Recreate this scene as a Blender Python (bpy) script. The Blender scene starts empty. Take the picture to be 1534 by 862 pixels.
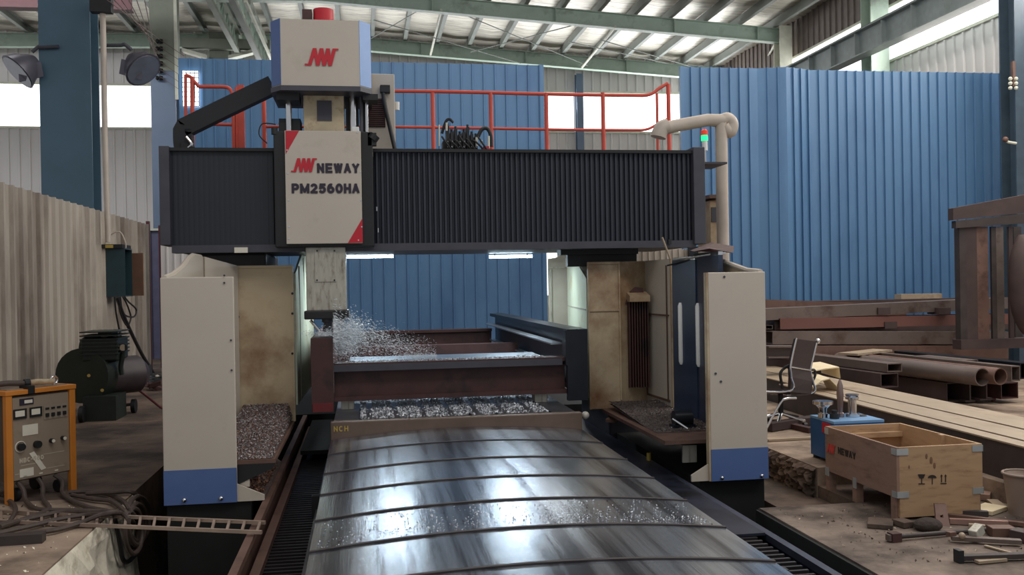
import bpy, bmesh, math, random
from mathutils import Vector as V, Matrix
random.seed(7)
sc = bpy.context.scene
COL = sc.collection
# ------------------------------------------------------------------ camera
FPX = 1400.0; CZ = 1.58
TH = math.radians(9.0); PH = -5/1400.0; RO = .0173
F0 = V((math.sin(TH)*math.cos(PH), math.cos(TH)*math.cos(PH), math.sin(PH)))
R0 = V((math.cos(TH), -math.sin(TH), 0)); U0 = R0.cross(F0)
RR = math.cos(RO)*R0 - math.sin(RO)*U0
UU = math.cos(RO)*U0 + math.sin(RO)*R0
cd = bpy.data.cameras.new('camera'); cam = bpy.data.objects.new('camera', cd); COL.objects.link(cam)
cd.sensor_width = 36; cd.lens = FPX/1534*36; cd.clip_end = 300
m = Matrix((RR, UU, -F0)).transposed().to_4x4(); m.translation = V((0, 0, CZ)); cam.matrix_world = m
sc.camera = cam
def P(px, py, X=None, Y=None, Z=None):
    """point of the place seen at a spot of the photograph, at a known X, Y or Z"""
    a = (px-767)/FPX; b = (431-py)/FPX
    d = F0 + a*RR + b*UU
    t = X/d.x if X is not None else Y/d.y if Y is not None else (Z-CZ)/d.z
    return V((t*d.x, t*d.y, CZ+t*d.z))
# ------------------------------------------------------------------ view, world, lights
sc.view_settings.view_transform = 'Standard'; sc.view_settings.look = 'None'
sc.view_settings.gamma = 1; sc.view_settings.use_curve_mapping = False
sc.view_settings.exposure = 0.08
w = bpy.data.worlds.new('sky'); sc.world = w; w.use_nodes = True
bg = w.node_tree.nodes['Background']; bg.inputs[0].default_value = (.93, .96, 1, 1); bg.inputs[1].default_value = .42
def area(name, loc, rot, sx, sy, e, col=(1, 1, 1)):
    l = bpy.data.lights.new(name, 'AREA'); l.shape = 'RECTANGLE'; l.size = sx; l.size_y = sy; l.energy = e; l.color = col
    o = bpy.data.objects.new(name, l); COL.objects.link(o); o.location = loc; o.rotation_euler = rot; return o
area('fill_light', (4, 14.5, 9.0), (0, 0, 0), 12, 1.6, 380, (1, .97, .93))  # added overhead fill
area('fill_light', (3, 9.5, 8.9), (math.radians(84), 0, 0), 12, 1.2, 90, (1, .98, .95))  # added fill aimed forward to brighten rafters, blue walls and foil
area('fill_light', (5, 3.0, 8.5), (0, 0, 0), 14, 2, 420, (1, .95, .9))  # added overhead fill that lights the machine fronts
area('fill_light', (-9.5, 17, 8.9), (math.radians(55), 0, 0), 8, 1.5, 420, (.97, .98, 1))  # added fill to lift the back wall and foil of the left bay
area('fill_light', (8.6, 10, 8.8), (0, math.radians(-8), 0), 4, 5, 420, (1, .92, .82))  # added warm fill over the steel and floor on the right
area('window_light', (11.7, 13, 6.9), (0, math.radians(70), 0), 1.5, 12, 500, (1, .95, .88))
area('window_light', (4, 29.7, 7.2), (math.radians(-100), 0, 0), 16, 1.2, 380, (.95, .98, 1))
# ------------------------------------------------------------------ materials
def lin(c):
    return tuple(((x/255)/12.92 if x/255 <= .04045 else ((x/255+.055)/1.055)**2.4) for x in c)
MATS = {}
def mat(name, rgb, rough=.6, metal=0, var=.12, scale=6, stretch=(1, 1, 1), bump=0, bscale=None, dirt=None, dscale=3, dmin=.52, dmax=.7, emit=0, aniso=0):
    if name in MATS: return MATS[name]
    M = bpy.data.materials.new(name); M.use_nodes = True; n = M.node_tree.nodes; L = M.node_tree.links
    b = n['Principled BSDF']; c = lin(rgb)
    b.inputs['Roughness'].default_value = rough; b.inputs['Metallic'].default_value = metal
    if aniso: b.inputs['Anisotropic'].default_value = aniso
    tc = n.new('ShaderNodeTexCoord'); mp = n.new('ShaderNodeMapping'); mp.inputs['Scale'].default_value = stretch
    L.new(tc.outputs['Object'], mp.inputs[0])
    nz = n.new('ShaderNodeTexNoise'); nz.inputs['Scale'].default_value = scale; nz.inputs['Detail'].default_value = 5
    L.new(mp.outputs[0], nz.inputs['Vector'])
    rp = n.new('ShaderNodeValToRGB'); L.new(nz.outputs['Fac'], rp.inputs[0])
    rp.color_ramp.elements[0].position = .3; rp.color_ramp.elements[1].position = .7
    rp.color_ramp.elements[0].color = tuple(x*(1-var) for x in c)+(1,)
    rp.color_ramp.elements[1].color = tuple(min(1, x*(1+var)) for x in c)+(1,)
    out = rp.outputs[0]
    if dirt:
        n2 = n.new('ShaderNodeTexNoise'); n2.inputs['Scale'].default_value = dscale; n2.inputs['Detail'].default_value = 8
        n2.inputs['Roughness'].default_value = .65
        L.new(mp.outputs[0], n2.inputs['Vector'])
        r2 = n.new('ShaderNodeValToRGB'); r2.color_ramp.elements[0].position = dmin; r2.color_ramp.elements[1].position = dmax
        L.new(n2.outputs['Fac'], r2.inputs[0])
        mx = n.new('ShaderNodeMix'); mx.data_type = 'RGBA'
        L.new(r2.outputs[0], mx.inputs['Factor']); L.new(out, mx.inputs['A']); mx.inputs['B'].default_value = lin(dirt)+(1,)
        out = mx.outputs['Result']
    L.new(out, b.inputs['Base Color'])
    if bump:
        n3 = n.new('ShaderNodeTexNoise'); n3.inputs['Scale'].default_value = bscale or scale*3; n3.inputs['Detail'].default_value = 6
        L.new(mp.outputs[0], n3.inputs['Vector'])
        bp = n.new('ShaderNodeBump'); bp.inputs['Strength'].default_value = bump; bp.inputs['Distance'].default_value = .02
        L.new(n3.outputs['Fac'], bp.inputs['Height']); L.new(bp.outputs[0], b.inputs['Normal'])
    if emit:
        b.inputs['Emission Color'].default_value = c+(1,); b.inputs['Emission Strength'].default_value = emit
    MATS[name] = M; return M
CREAM = mat('cream_paint', (192, 182, 168), .45, var=.04, scale=2, dirt=(172, 162, 146), dscale=4, dmin=.58, dmax=.85)
CREAMD = mat('stained_shaded_cream', (190, 172, 142), .5, var=.1, scale=2, dirt=(122, 84, 54), dscale=1.4, dmin=.42, dmax=.68)  # brown stains, darkened further for the shade on the right guard
GREENW = mat('lamp_green_white_paint', (200, 208, 186), .5, var=.06, scale=3, dirt=(170, 140, 90), dscale=2, dmin=.55, dmax=.75)  # greenish tint stands in for tube lamp light on the inner panel
BLUEP = mat('blue_machine_paint', (78, 103, 155), .45, var=.04)
LBLUE = mat('light_blue_paint', (112, 150, 205), .4, var=.05)
RED = mat('red_paint', (190, 28, 45), .45, var=.06)
RAILRED = mat('red_railing_paint', (205, 82, 66), .5, var=.1)
BLACK = mat('black_rubber', (26, 27, 30), .55, var=.2)
BELL = mat('bellows_black_fabric', (44, 48, 58), .42, var=.12, scale=3, stretch=(6, 1, 1))
BELLP = mat('plain_black_cover', (30, 35, 43), .5, var=.1, scale=2)
DKGREY = mat('dark_grey_paint', (66, 66, 74), .5, var=.12)
CAST = mat('worn_cast_grey', (176, 172, 160), .5, metal=.2, var=.12, scale=8, stretch=(4, 4, 1), dirt=(120, 110, 96), dscale=6)
CASTB = mat('oily_beige_casting', (188, 172, 142), .5, var=.15, scale=6, dirt=(128, 98, 64), dscale=5)
CHROME = mat('chrome', (210, 210, 212), .18, 1, var=.05)
STEEL = mat('brushed_cover_steel', (188, 196, 206), .23, .9, var=.2, scale=4, stretch=(10, .3, 1), bump=.06, bscale=14, dirt=(104, 108, 118), dscale=1.0, dmin=.46, dmax=.6)
TSTEEL = mat('table_steel', (110, 112, 118), .4, .8, var=.2)
SHINY = mat('milled_steel', (190, 198, 208), .3, .9, var=.1, stretch=(1, 6, 1))
RUSTD = mat('dark_rust_primer', (72, 44, 42), .6, var=.2, scale=4, dirt=(40, 28, 28), dscale=3)
NAVY = mat('navy_steel', (26, 31, 40), .35, .3, var=.2)
RUST = mat('rusty_steel', (112, 86, 76), .6, .3, var=.2, scale=3, dirt=(84, 60, 52), dscale=4)
MILL = mat('mill_scale_steel', (112, 99, 93), .5, .4, var=.18, scale=2, stretch=(1, .3, 1), dirt=(86, 68, 60), dscale=3)
PALEST = mat('pale_bar_steel', (170, 152, 130), .5, .2, var=.12, scale=3, stretch=(1, .4, 1), dirt=(138, 116, 96), dscale=4)
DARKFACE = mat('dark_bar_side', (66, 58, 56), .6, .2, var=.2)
DKRUST = mat('brown_dark_frame', (74, 60, 58), .6, .2, var=.2, scale=4)
CONC = mat('concrete', (158, 138, 120), .85, var=.22, scale=3, bump=.5, bscale=14, dirt=(98, 82, 70), dscale=1.3, dmin=.42, dmax=.62)
CONCD = mat('oily_dark_concrete', (106, 88, 76), .8, var=.3, scale=3, bump=.5, bscale=14, dirt=(54, 44, 38), dscale=1.2, dmin=.42, dmax=.62)
CONCE = mat('rough_concrete_edge', (236, 228, 208), .9, var=.15, scale=5, bump=1, bscale=9, dirt=(176, 164, 140), dscale=6)
PIT = mat('pit_and_shade_black', (15, 17, 17), .85, var=.3)  # black of the pit, also used as shade on the floor behind
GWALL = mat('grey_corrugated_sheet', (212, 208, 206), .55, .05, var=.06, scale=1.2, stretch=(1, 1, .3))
LWALL = mat('stained_grey_sheet', (186, 176, 164), .6, .1, var=.12, scale=1, stretch=(1, 1, .25), dirt=(108, 94, 84), dscale=.8, dmin=.46, dmax=.68)
SHADEW = mat('shaded_corrugated_sheet', (120, 108, 102), .6, .1, var=.1)  # upper side wall sheet with the shadow put into its colour
BWALL = mat('blue_corrugated_sheet', (82, 120, 158), .45, .05, var=.08, scale=1, stretch=(1, 1, .3), dirt=(64, 99, 138), dscale=1, dmin=.45, dmax=.7)
TEAL = mat('teal_column_paint', (74, 102, 120), .5, var=.1, scale=1.2)
SLATE = mat('slate_blue_column', (100, 118, 142), .5, var=.1, scale=1.2)
OLIVE = mat('olive_green_paint', (128, 134, 120), .55, var=.12, scale=2)
GREENB = mat('grey_green_beam_paint', (172, 190, 176), .5, var=.1, scale=2, dirt=(140, 152, 140), dscale=2)
PURL = mat('purlin_paint', (132, 138, 132), .5, var=.1, scale=2)
PALEP = mat('pale_post_paint', (206, 206, 190), .5, var=.1)
MAROON = mat('maroon_girder_paint', (92, 44, 50), .5, var=.15)
FOIL = mat('foil_insulation', (222, 216, 204), .4, .45, var=.14, scale=2, stretch=(.5, 4, 1), bump=1.0, bscale=3.2, dirt=(150, 142, 132), dscale=2.5, dmin=.5, dmax=.7)
WGLASS = mat('daylight_pane', (255, 255, 255), .4, emit=2.5, var=0)
ORANGE = mat('orange_paint', (206, 128, 48), .5, var=.1, scale=5, dirt=(160, 92, 40), dscale=6, dmin=.6, dmax=.8)
TAUPE = mat('taupe_panel', (150, 134, 116), .5, var=.08, scale=4, dirt=(126, 110, 96), dscale=4)
WHITEL = mat('white_label', (222, 216, 200), .6, var=.05)
DARKTXT = mat('navy_ink', (42, 34, 52), .6, var=.05)
BLKTXT = mat('black_ink', (38, 32, 30), .7, var=.1)
YELTXT = mat('faded_yellow_ink', (176, 150, 70), .7, var=.15)
PALETXT = mat('pale_ink', (196, 184, 164), .7, var=.05)
WOOD = mat('plywood', (174, 142, 108), .7, var=.1, scale=3, stretch=(1, 1, 5), dirt=(134, 102, 76), dscale=4, dmin=.5, dmax=.75)
WOODD = mat('stained_plywood', (146, 116, 100), .75, var=.14, scale=3, stretch=(1, 1, 4), dirt=(100, 78, 70), dscale=3, dmin=.45, dmax=.72)
CABLE = mat('brown_cable_sheath', (74, 62, 56), .6, var=.2, scale=20)
BCABLE = mat('black_cable_sheath', (34, 32, 34), .6, var=.2)
GREYP = mat('warm_grey_pipe', (186, 174, 162), .5, var=.08)
COMPG = mat('dark_green_enamel', (34, 42, 36), .45, var=.2)
COMPP = mat('dusty_purple_tank', (64, 54, 56), .5, var=.15)
CHIPS = mat('steel_chips', (205, 208, 214), .4, .4, var=.3, scale=60)
CHIPR = mat('rusty_chips', (130, 92, 74), .6, .4, var=.3, scale=60)
CHIPB = mat('chip_bed', (92, 80, 76), .7, .3, var=.4, scale=40, bump=1, bscale=60, dirt=(130, 118, 112), dscale=25)
SPRAY = mat('coolant_droplets', (226, 234, 240), .2, 0, var=.02)
BOXT = mat('dark_teal_enamel', (34, 58, 66), .45, var=.12)
BRIGHTB = mat('cart_blue_paint', (30, 84, 140), .45, var=.1)
BROWND = mat('brown_door_inside', (124, 92, 74), .6, var=.1)
MESHF = mat('brown_mesh_fabric', (58, 46, 45), .7, var=.15, scale=40)
PAPER = mat('cream_board', (222, 206, 172), .7, var=.06)
BUCK = mat('dusty_brown_bucket', (140, 122, 110), .6, var=.12, scale=4)
LAMPG = mat('grey_lamp_shell', (96, 94, 104), .35, .4, var=.1)
LED = mat('led_tube', (214, 240, 255), .3, emit=24, var=0)
GRN = mat('green_signal_lens', (30, 235, 130), .3, emit=1.6, var=0)
ORG = mat('red_signal_lens', (225, 70, 45), .3, emit=.25, var=0)
WHITEP = mat('white_plastic', (225, 225, 222), .4, var=.03)
# ------------------------------------------------------------------ mesh builder
OFF = {}
class MB:
    def __init__(s): s.v = []; s.f = []; s.mi = []
    def add(s, vs, fs, m=0):
        k = len(s.v); s.v += [V(p) for p in vs]; s.f += [tuple(i+k for i in f) for f in fs]; s.mi += [m]*len(fs); return s
    def hexa(s, a, m=0):
        return s.add(a, [(3, 2, 1, 0), (4, 5, 6, 7), (0, 1, 5, 4), (1, 2, 6, 5), (2, 3, 7, 6), (3, 0, 4, 7)], m)
    def box(s, x0, x1, y0, y1, z0, z1, m=0):
        return s.hexa([(x0, y0, z0), (x1, y0, z0), (x1, y1, z0), (x0, y1, z0), (x0, y0, z1), (x1, y0, z1), (x1, y1, z1), (x0, y1, z1)], m)
    def obox(s, c, ax, ay, az, hx, hy, hz, m=0):
        c = V(c); ax = V(ax).normalized()*hx; ay = V(ay).normalized()*hy; az = V(az).normalized()*hz
        return s.hexa([c-ax-ay-az, c+ax-ay-az, c+ax+ay-az, c-ax+ay-az, c-ax-ay+az, c+ax-ay+az, c+ax+ay+az, c-ax+ay+az], m)
    def bar(s, p, q, wd, h, up=(0, 0, 1), m=0):
        p = V(p); q = V(q); d = (q-p); L = d.length; d.normalize(); sd = d.cross(V(up)).normalized(); u = sd.cross(d)
        return s.obox((p+q)/2, d, sd, u, L/2, wd/2, h/2, m)
    def ibeam(s, p, q, wd, h, t=.02, up=(0, 0, 1), m=0):
        p = V(p); q = V(q); d = (q-p).normalized(); sd = d.cross(V(up)).normalized(); u = sd.cross(d)
        s.bar(p+u*(h/2-t/2), q+u*(h/2-t/2), wd, t, up, m); s.bar(p-u*(h/2-t/2), q-u*(h/2-t/2), wd, t, up, m)
        return s.bar(p, q, t, h-2*t, up, m)
    def channel(s, p, q, wd, h, t=.012, up=(0, 0, 1), m=0):
        p = V(p); q = V(q); d = (q-p).normalized(); sd = d.cross(V(up)).normalized(); u = sd.cross(d)
        s.bar(p+u*(h/2-t/2), q+u*(h/2-t/2), wd, t, up, m); s.bar(p-u*(h/2-t/2), q-u*(h/2-t/2), wd, t, up, m)
        return s.bar(p-sd*(wd/2-t/2), q-sd*(wd/2-t/2), t, h-2*t, up, m)
    def rtube(s, p, q, wd, h, t=.012, up=(0, 0, 1), m=0):
        p = V(p); q = V(q); d = (q-p).normalized(); sd = d.cross(V(up)).normalized(); u = sd.cross(d)
        s.channel(p, q, wd, h, t, up, m)
        return s.bar(p+sd*(wd/2-t/2), q+sd*(wd/2-t/2), t, h-2*t, up, m)
    def tube(s, pts, r, n=8, m=0, cap=True):
        pts = [V(p) for p in pts]; N = len(pts); rs = r if isinstance(r, (list, tuple)) else [r]*N
        k = len(s.v); prev = None
        for i, p in enumerate(pts):
            t = (pts[min(i+1, N-1)]-pts[max(i-1, 0)])
            if t.length < 1e-9: t = V((0, 0, 1))
            t.normalize()
            if prev is None:
                a = V((0, 0, 1)) if abs(t.z) < .9 else V((1, 0, 0)); u = t.cross(a).normalized()
            else:
                u = prev-t*prev.dot(t)
                u = u.normalized() if u.length > 1e-6 else t.orthogonal().normalized()
            prev = u; b = t.cross(u)
            for j in range(n):
                an = 2*math.pi*j/n; s.v.append(p+rs[i]*(math.cos(an)*u+math.sin(an)*b))
        for i in range(N-1):
            for j in range(n):
                j2 = (j+1) % n
                s.f.append((k+i*n+j, k+i*n+j2, k+(i+1)*n+j2, k+(i+1)*n+j)); s.mi.append(m)
        if cap:
            s.f.append(tuple(k+j for j in reversed(range(n)))); s.mi.append(m)
            s.f.append(tuple(k+(N-1)*n+j for j in range(n))); s.mi.append(m)
        return s
    def pipe(s, p, q, r, t, n=20, m=0):
        """hollow round pipe, open at both ends"""
        p = V(p); q = V(q); d = (q-p).normalized(); u = d.orthogonal().normalized(); b = d.cross(u); k = len(s.v)
        for (c, rr) in ((p, r), (q, r), (q, r-t), (p, r-t)):
            for j in range(n):
                a = 2*math.pi*j/n; s.v.append(c+rr*(math.cos(a)*u+math.sin(a)*b))
        for i in range(4):
            for j in range(n):
                j2 = (j+1) % n; i2 = (i+1) % 4
                s.f.append((k+i*n+j, k+i*n+j2, k+i2*n+j2, k+i2*n+j)); s.mi.append(m)
        return s
    def prism(s, poly, vec, m=0):
        poly = [V(p) for p in poly]; vec = V(vec); n = len(poly)
        fs = [tuple(reversed(range(n))), tuple(range(n, 2*n))]+[(i, (i+1) % n, n+(i+1) % n, n+i) for i in range(n)]
        return s.add(poly+[p+vec for p in poly], fs, m)
    def sph(s, c, rx, ry=None, rz=None, n=12, m=0):
        ry = ry or rx; rz = rz or rx; c = V(c); k = len(s.v); h = n//2
        for i in range(h+1):
            ph = math.pi*i/h
            for j in range(n):
                a = 2*math.pi*j/n
                s.v.append(c+V((rx*math.sin(ph)*math.cos(a), ry*math.sin(ph)*math.sin(a), rz*math.cos(ph))))
        for i in range(h):
            for j in range(n):
                j2 = (j+1) % n
                s.f.append((k+i*n+j, k+(i+1)*n+j, k+(i+1)*n+j2, k+i*n+j2)); s.mi.append(m)
        return s
    def shard(s, c, sz, m=0, d=None, ln=1):
        c = V(c); d = V(d).normalized() if d else V((random.uniform(-1, 1), random.uniform(-1, 1), random.uniform(-1, 1))).normalized()
        u = d.orthogonal().normalized(); b = d.cross(u)
        a = random.random()*6.28; u, b = u*math.cos(a)+b*math.sin(a), b*math.cos(a)-u*math.sin(a)
        return s.add([c+d*sz*ln, c+u*sz*.6, c-d*sz*ln, c-u*sz*.4+b*sz*.5], [(0, 1, 3), (1, 2, 3), (2, 0, 3), (0, 2, 1)], m)
    def build(s, name, mats, parent=None, smooth=False, bevel=0, label=None, origin=None, each=False):
        if each:
            pa = list(range(len(s.v)))
            def fd(i):
                while pa[i] != i: pa[i] = pa[pa[i]]; i = pa[i]
                return i
            for f in s.f:
                for i in f[1:]: pa[fd(i)] = fd(f[0])
            gr = {}
            for f, mi in zip(s.f, s.mi): gr.setdefault(fd(f[0]), []).append((f, mi))
            for g_ in gr.values():
                ix = sorted({i for f, _ in g_ for i in f}); mp_ = {i: k for k, i in enumerate(ix)}; nb = MB()
                nb.v = [s.v[i] for i in ix]; nb.f = [tuple(mp_[i] for i in f) for f, _ in g_]; nb.mi = [mi for _, mi in g_]
                o = nb.build(name, mats, parent, smooth, bevel, label)
            return o
        me = bpy.data.meshes.new(name)
        off = OFF.get(parent.name, V((0, 0, 0))) if parent else None
        if off is None:
            if origin is not None: off = V(origin)
            else:
                xs = [p.x for p in s.v]; ys = [p.y for p in s.v]; zs = [p.z for p in s.v]
                off = V(((min(xs)+max(xs))/2, (min(ys)+max(ys))/2, min(zs)))
        me.from_pydata([p-off for p in s.v], [], s.f)
        for mm in (mats if isinstance(mats, (list, tuple)) else [mats]): me.materials.append(mm)
        me.polygons.foreach_set('material_index', s.mi)
        bm = bmesh.new(); bm.from_mesh(me); bmesh.ops.recalc_face_normals(bm, faces=bm.faces); bm.to_mesh(me); bm.free()
        if smooth:
            me.polygons.foreach_set('use_smooth', [True]*len(me.polygons)); me.set_sharp_from_angle(angle=math.radians(38))
        me.update()
        o = bpy.data.objects.new(name, me); COL.objects.link(o)
        if parent: o.parent = parent
        else: o.location = off
        OFF[o.name] = off
        if bevel:
            b = o.modifiers.new('bevel', 'BEVEL'); b.width = bevel; b.segments = 2; b.limit_method = 'ANGLE'; b.angle_limit = math.radians(40)
        if label: o['label'] = label
        return o
def tag(o, label, cat, group=None, kind=None):
    o['label'] = label; o['category'] = cat
    if group: o['group'] = group
    if kind: o['kind'] = kind
    return o
def thing(name, label, cat, loc=(0, 0, 0), group=None):
    o = bpy.data.objects.new(name, None); COL.objects.link(o); o.location = loc; o.empty_display_size = .1
    OFF[o.name] = V(loc); return tag(o, label, cat, group)
def struct(o):
    o['kind'] = 'structure'; return o
def copy_tree(root, loc, rz=0, label=None):
    r = root.copy(); COL.objects.link(r); r.location = loc; r.rotation_euler = (0, 0, rz)
    if label: r['label'] = label
    for ch in list(root.children):
        c = ch.copy(); COL.objects.link(c); c.parent = r
        for g in ch.children:
            d = g.copy(); COL.objects.link(d); d.parent = c
    return r
def spl(pts, n=6):
    pts = [V(p) for p in pts]; out = []
    for i in range(len(pts)-1):
        a = pts[max(i-1, 0)]; b = pts[i]; c = pts[i+1]; d = pts[min(i+2, len(pts)-1)]
        for k in range(n):
            t = k/n
            out.append(.5*((2*b)+(c-a)*t+(2*a-5*b+4*c-d)*t*t+(3*b-a-3*c+d)*t**3))
    return out+[pts[-1]]
def arc_(cx, cy, rx, ry, a0, a1, n=10):
    return [(cx+rx*math.cos(math.radians(a0+(a1-a0)*k/n)), cy+ry*math.sin(math.radians(a0+(a1-a0)*k/n))) for k in range(n+1)]
GLY = {'N': [[(0, 0), (0, 1), (1, 0), (1, 1)]], 'E': [[(1, 0), (0, 0), (0, 1), (1, 1)], [(0, .5), (.9, .5)]],
 'W': [[(0, 1), (.25, 0), (.5, 1), (.75, 0), (1, 1)]], 'A': [[(0, 0), (.5, 1), (1, 0)], [(.22, .33), (.78, .33)]],
 'Y': [[(0, 1), (.5, .45), (1, 1)], [(.5, .45), (.5, 0)]], 'M': [[(0, 0), (0, 1), (.5, .1), (1, 1), (1, 0)]],
 'H': [[(0, 0), (0, 1)], [(1, 0), (1, 1)], [(0, .5), (1, .5)]], 'P': [[(0, 0), (0, 1), (.6, 1)]+arc_(.6, .72, .4, .28, 90, -90)+[(0, .44)]],
 'B': [[(0, .5), (.6, .5)]+arc_(.6, .75, .36, .25, -90, 90)+[(0, 1), (0, 0), (.6, 0)]+arc_(.6, .25, .4, .25, -90, 90)],
 'C': [arc_(.5, .5, .5, .5, 50, 310, 16)], '-': [[(.1, .45), (.9, .45)]], '0': [arc_(.5, .5, .5, .5, 0, 360, 20)],
 '6': [arc_(.5, .32, .5, .32, 0, 360, 16), arc_(.55, .45, .55, .55, 180, 75, 8)],
 '5': [[(.92, 1), (.16, 1), (.08, .55)]+arc_(.45, .33, .5, .33, 110, -150, 14)],
 '2': [arc_(.48, .7, .46, .3, 160, -25, 10)+[(.02, 0), (1, 0)]]}
def text(s, name, material, parent, o, xd, yd, wd, ht, th=.22, gap=.34, label=None):
    """block lettering built from thick strokes"""
    o = V(o); xd = V(xd).normalized(); yd = V(yd).normalized(); nd = xd.cross(yd); b = MB()
    ws = [.55 if c == '-' else 1.25 if c in 'MW' else 1.0 for c in s]; tot = sum(ws)+gap*(len(s)-1)
    u = wd/tot; tk = th*ht/2; x0 = 0; kk = 0
    for c, w_ in zip(s, ws):
        gx = lambda p: (x0*u+tk+p[0]*(w_*u-2*tk), tk+p[1]*(ht-2*tk))
        for line in GLY[c]:
            q = [gx(p) for p in line]
            for i in range(len(q)-1):
                (ax, ay), (bx, by) = q[i], q[i+1]; dx, dy = bx-ax, by-ay; L = math.hypot(dx, dy)
                if L < 1e-7: continue
                dx /= L; dy /= L; e_ = tk*(.42 if len(line) > 6 and L < ht*.3 else .9); ax -= dx*e_; ay -= dy*e_; bx += dx*e_; by += dy*e_
                ay = min(max(ay, 0), ht); by = min(max(by, 0), ht)
                px, py = -dy*tk, dx*tk; kk += 1
                b.prism([o+xd*X+yd*min(max(Y, 0), ht)+nd*.001 for X, Y in ((ax+px, ay+py), (ax-px, ay-py), (bx-px, by-py), (bx+px, by+py))], nd*(.001+.00003*kk))
        x0 += w_+gap
    return b.build(name, material, parent, label=label)
def logo(material, parent, o, xd, yd, wd, ht, depth=.003):
    o = V(o); xd = V(xd).normalized(); yd = V(yd).normalized(); nd = xd.cross(yd)
    pts = [(0, .0), (.14, .0), (.30, 1), (.38, 0), (.50, 1), (.57, 0), (.69, 1), (.74, 0), (.88, 1), (1, 1)]
    b = MB()
    q = lambda x, y: o+xd*x*wd+yd*y*ht+nd*depth
    h = .05; a = .055
    for i in range(len(pts)-1):
        (x0, y0), (x1, y1) = pts[i], pts[i+1]
        if y0 == y1: c = [(x0, y0-h*(0 if y0 == 0 else 2)), (x1, y0-h*(0 if y0 == 0 else 2)), (x1, y0+h*(2 if y0 == 0 else 0)), (x0, y0+h*(2 if y0 == 0 else 0))]
        else: c = [(x0-a, y0), (x0+a, y0), (x1+a, y1), (x1-a, y1)]
        b.prism([q(*k) for k in c], nd*.001*(1+.1*i))
    return b.build('logo_mark', material, parent)
def corr(b, p, q, z0, z1, pitch, depth, nrm, m=0, rib=.18, t=.012):
    """profiled sheet metal from p to q (plan), solid thin body"""
    p = V((p[0], p[1], 0)); q = V((q[0], q[1], 0)); d = q-p; L = d.length; d.normalize(); n = V((nrm[0], nrm[1], 0)).normalized()
    pr = []; k = 0; N = max(1, int(L/pitch))
    for i in range(N):
        x = i*pitch; w_ = pitch*rib
        pr += [(x, 0), (x+pitch-w_*1.6, 0), (x+pitch-w_*1.3, depth), (x+pitch-w_*.3, depth)]
    pr.append((N*pitch, 0)); pr.append((L, 0))
    fr = [p+d*x+n*y for x, y in pr]; bk = [c-n*t for c in fr]; K = len(fr)
    vs = [c+V((0, 0, z0)) for c in fr]+[c+V((0, 0, z1)) for c in fr]+[c+V((0, 0, z0)) for c in bk]+[c+V((0, 0, z1)) for c in bk]
    fs = []
    for i in range(K-1):
        fs += [(i, i+1, K+i+1, K+i), (2*K+i+1, 2*K+i, 3*K+i, 3*K+i+1), (K+i, K+i+1, 3*K+i+1, 3*K+i), (i+1, i, 2*K+i, 2*K+i+1)]
    fs += [(0, K, 3*K, 2*K), (K-1, 2*K+K-1, 3*K+K-1, K+K-1)]
    return b.add(vs, fs, m)
# ------------------------------------------------------------------ setting: floor and pit
ZL = -.15
b = MB()
b.box(-14, -1.81, 2, 7.55, -1.25, 0, 0); b.box(-14, -1.81, 7.55, 30.2, -1.25, 0, 1)                      # left slab
b.box(-1.81, 3.25, 11.9, 17.5, -1.25, 0, 2); b.box(-1.81, 3.25, 17.5, 30.2, -1.25, 0, 1)                  # floor beyond the machine, its nearer part coloured black for the shade
b.box(3.72, 4.78, 7.32, 30.2, -1.25, 0, 0); b.box(4.78, 16, 2, 30.2, -1.25, 0, 0); b.box(3.25, 3.72, 11, 30.2, -1.25, 0, 1)
b.box(2.93, 4.78, 2, 6.7, -1.25, ZL, 3); b.box(3.25, 3.72, 6.7, 11, -1.25, ZL-.1, 1); b.box(3.72, 4.78, 6.7, 7.32, -1.25, ZL, 1)
b.box(-1.81, 3.25, 1, 11.9, -1.4, -1.25, 2)
fl = struct(b.build('floor', [CONC, CONCD, PIT, mat('dusty_brown_concrete', (132, 116, 104), .85, var=.25, scale=3, bump=.5, bscale=14, dirt=(70, 59, 52), dscale=1.4, dmin=.4, dmax=.6)], origin=(0, 0, 0)))
# dark dirty working strip on the left floor and rough broken edges
def rough_face(name, p0, p1, zt, zb, out, mat_, amp=.05, nx=26, nz=7):
    p0 = V(p0); p1 = V(p1); out = V(out); b = MB(); vs = []
    for i in range(nx+1):
        for j in range(nz+1):
            c = p0.lerp(p1, i/nx); c.z = zt+(zb-zt)*j/nz
            e = 0 if j == 0 else amp*random.random()
            c = c+out*(.012+e); vs.append(c)
    fs = [(i*(nz+1)+j, (i+1)*(nz+1)+j, (i+1)*(nz+1)+j+1, i*(nz+1)+j+1) for i in range(nx) for j in range(nz)]
    k = len(vs)
    vs2 = vs+[p0+V((0, 0, zt-p0.z))-out*.02, p1+V((0, 0, zt-p1.z))-out*.02, p1+V((0, 0, zb-p1.z))-out*.02, p0+V((0, 0, zb-p0.z))-out*.02]
    b.add(vs2, fs); return struct(b.build(name, mat_, origin=p0))
rough_face('trim_1', (-1.81, 3, 0), (-1.81, 7.7, 0), -.002, -1.2, (1, 0, 0), CONCE, .045, 40, 12)
rough_face('trim_2', (3.72, 7.32, 0), (3.72, 9.5, 0), -.002, ZL-.1, (-1, 0, 0), CONCD, .06, 70, 10)
# dark wall of the pit under the right hand slab
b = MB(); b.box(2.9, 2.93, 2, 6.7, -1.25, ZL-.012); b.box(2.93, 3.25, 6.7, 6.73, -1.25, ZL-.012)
struct(b.build('trim_3', PIT, origin=(2.9, 2, 0)))
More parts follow.
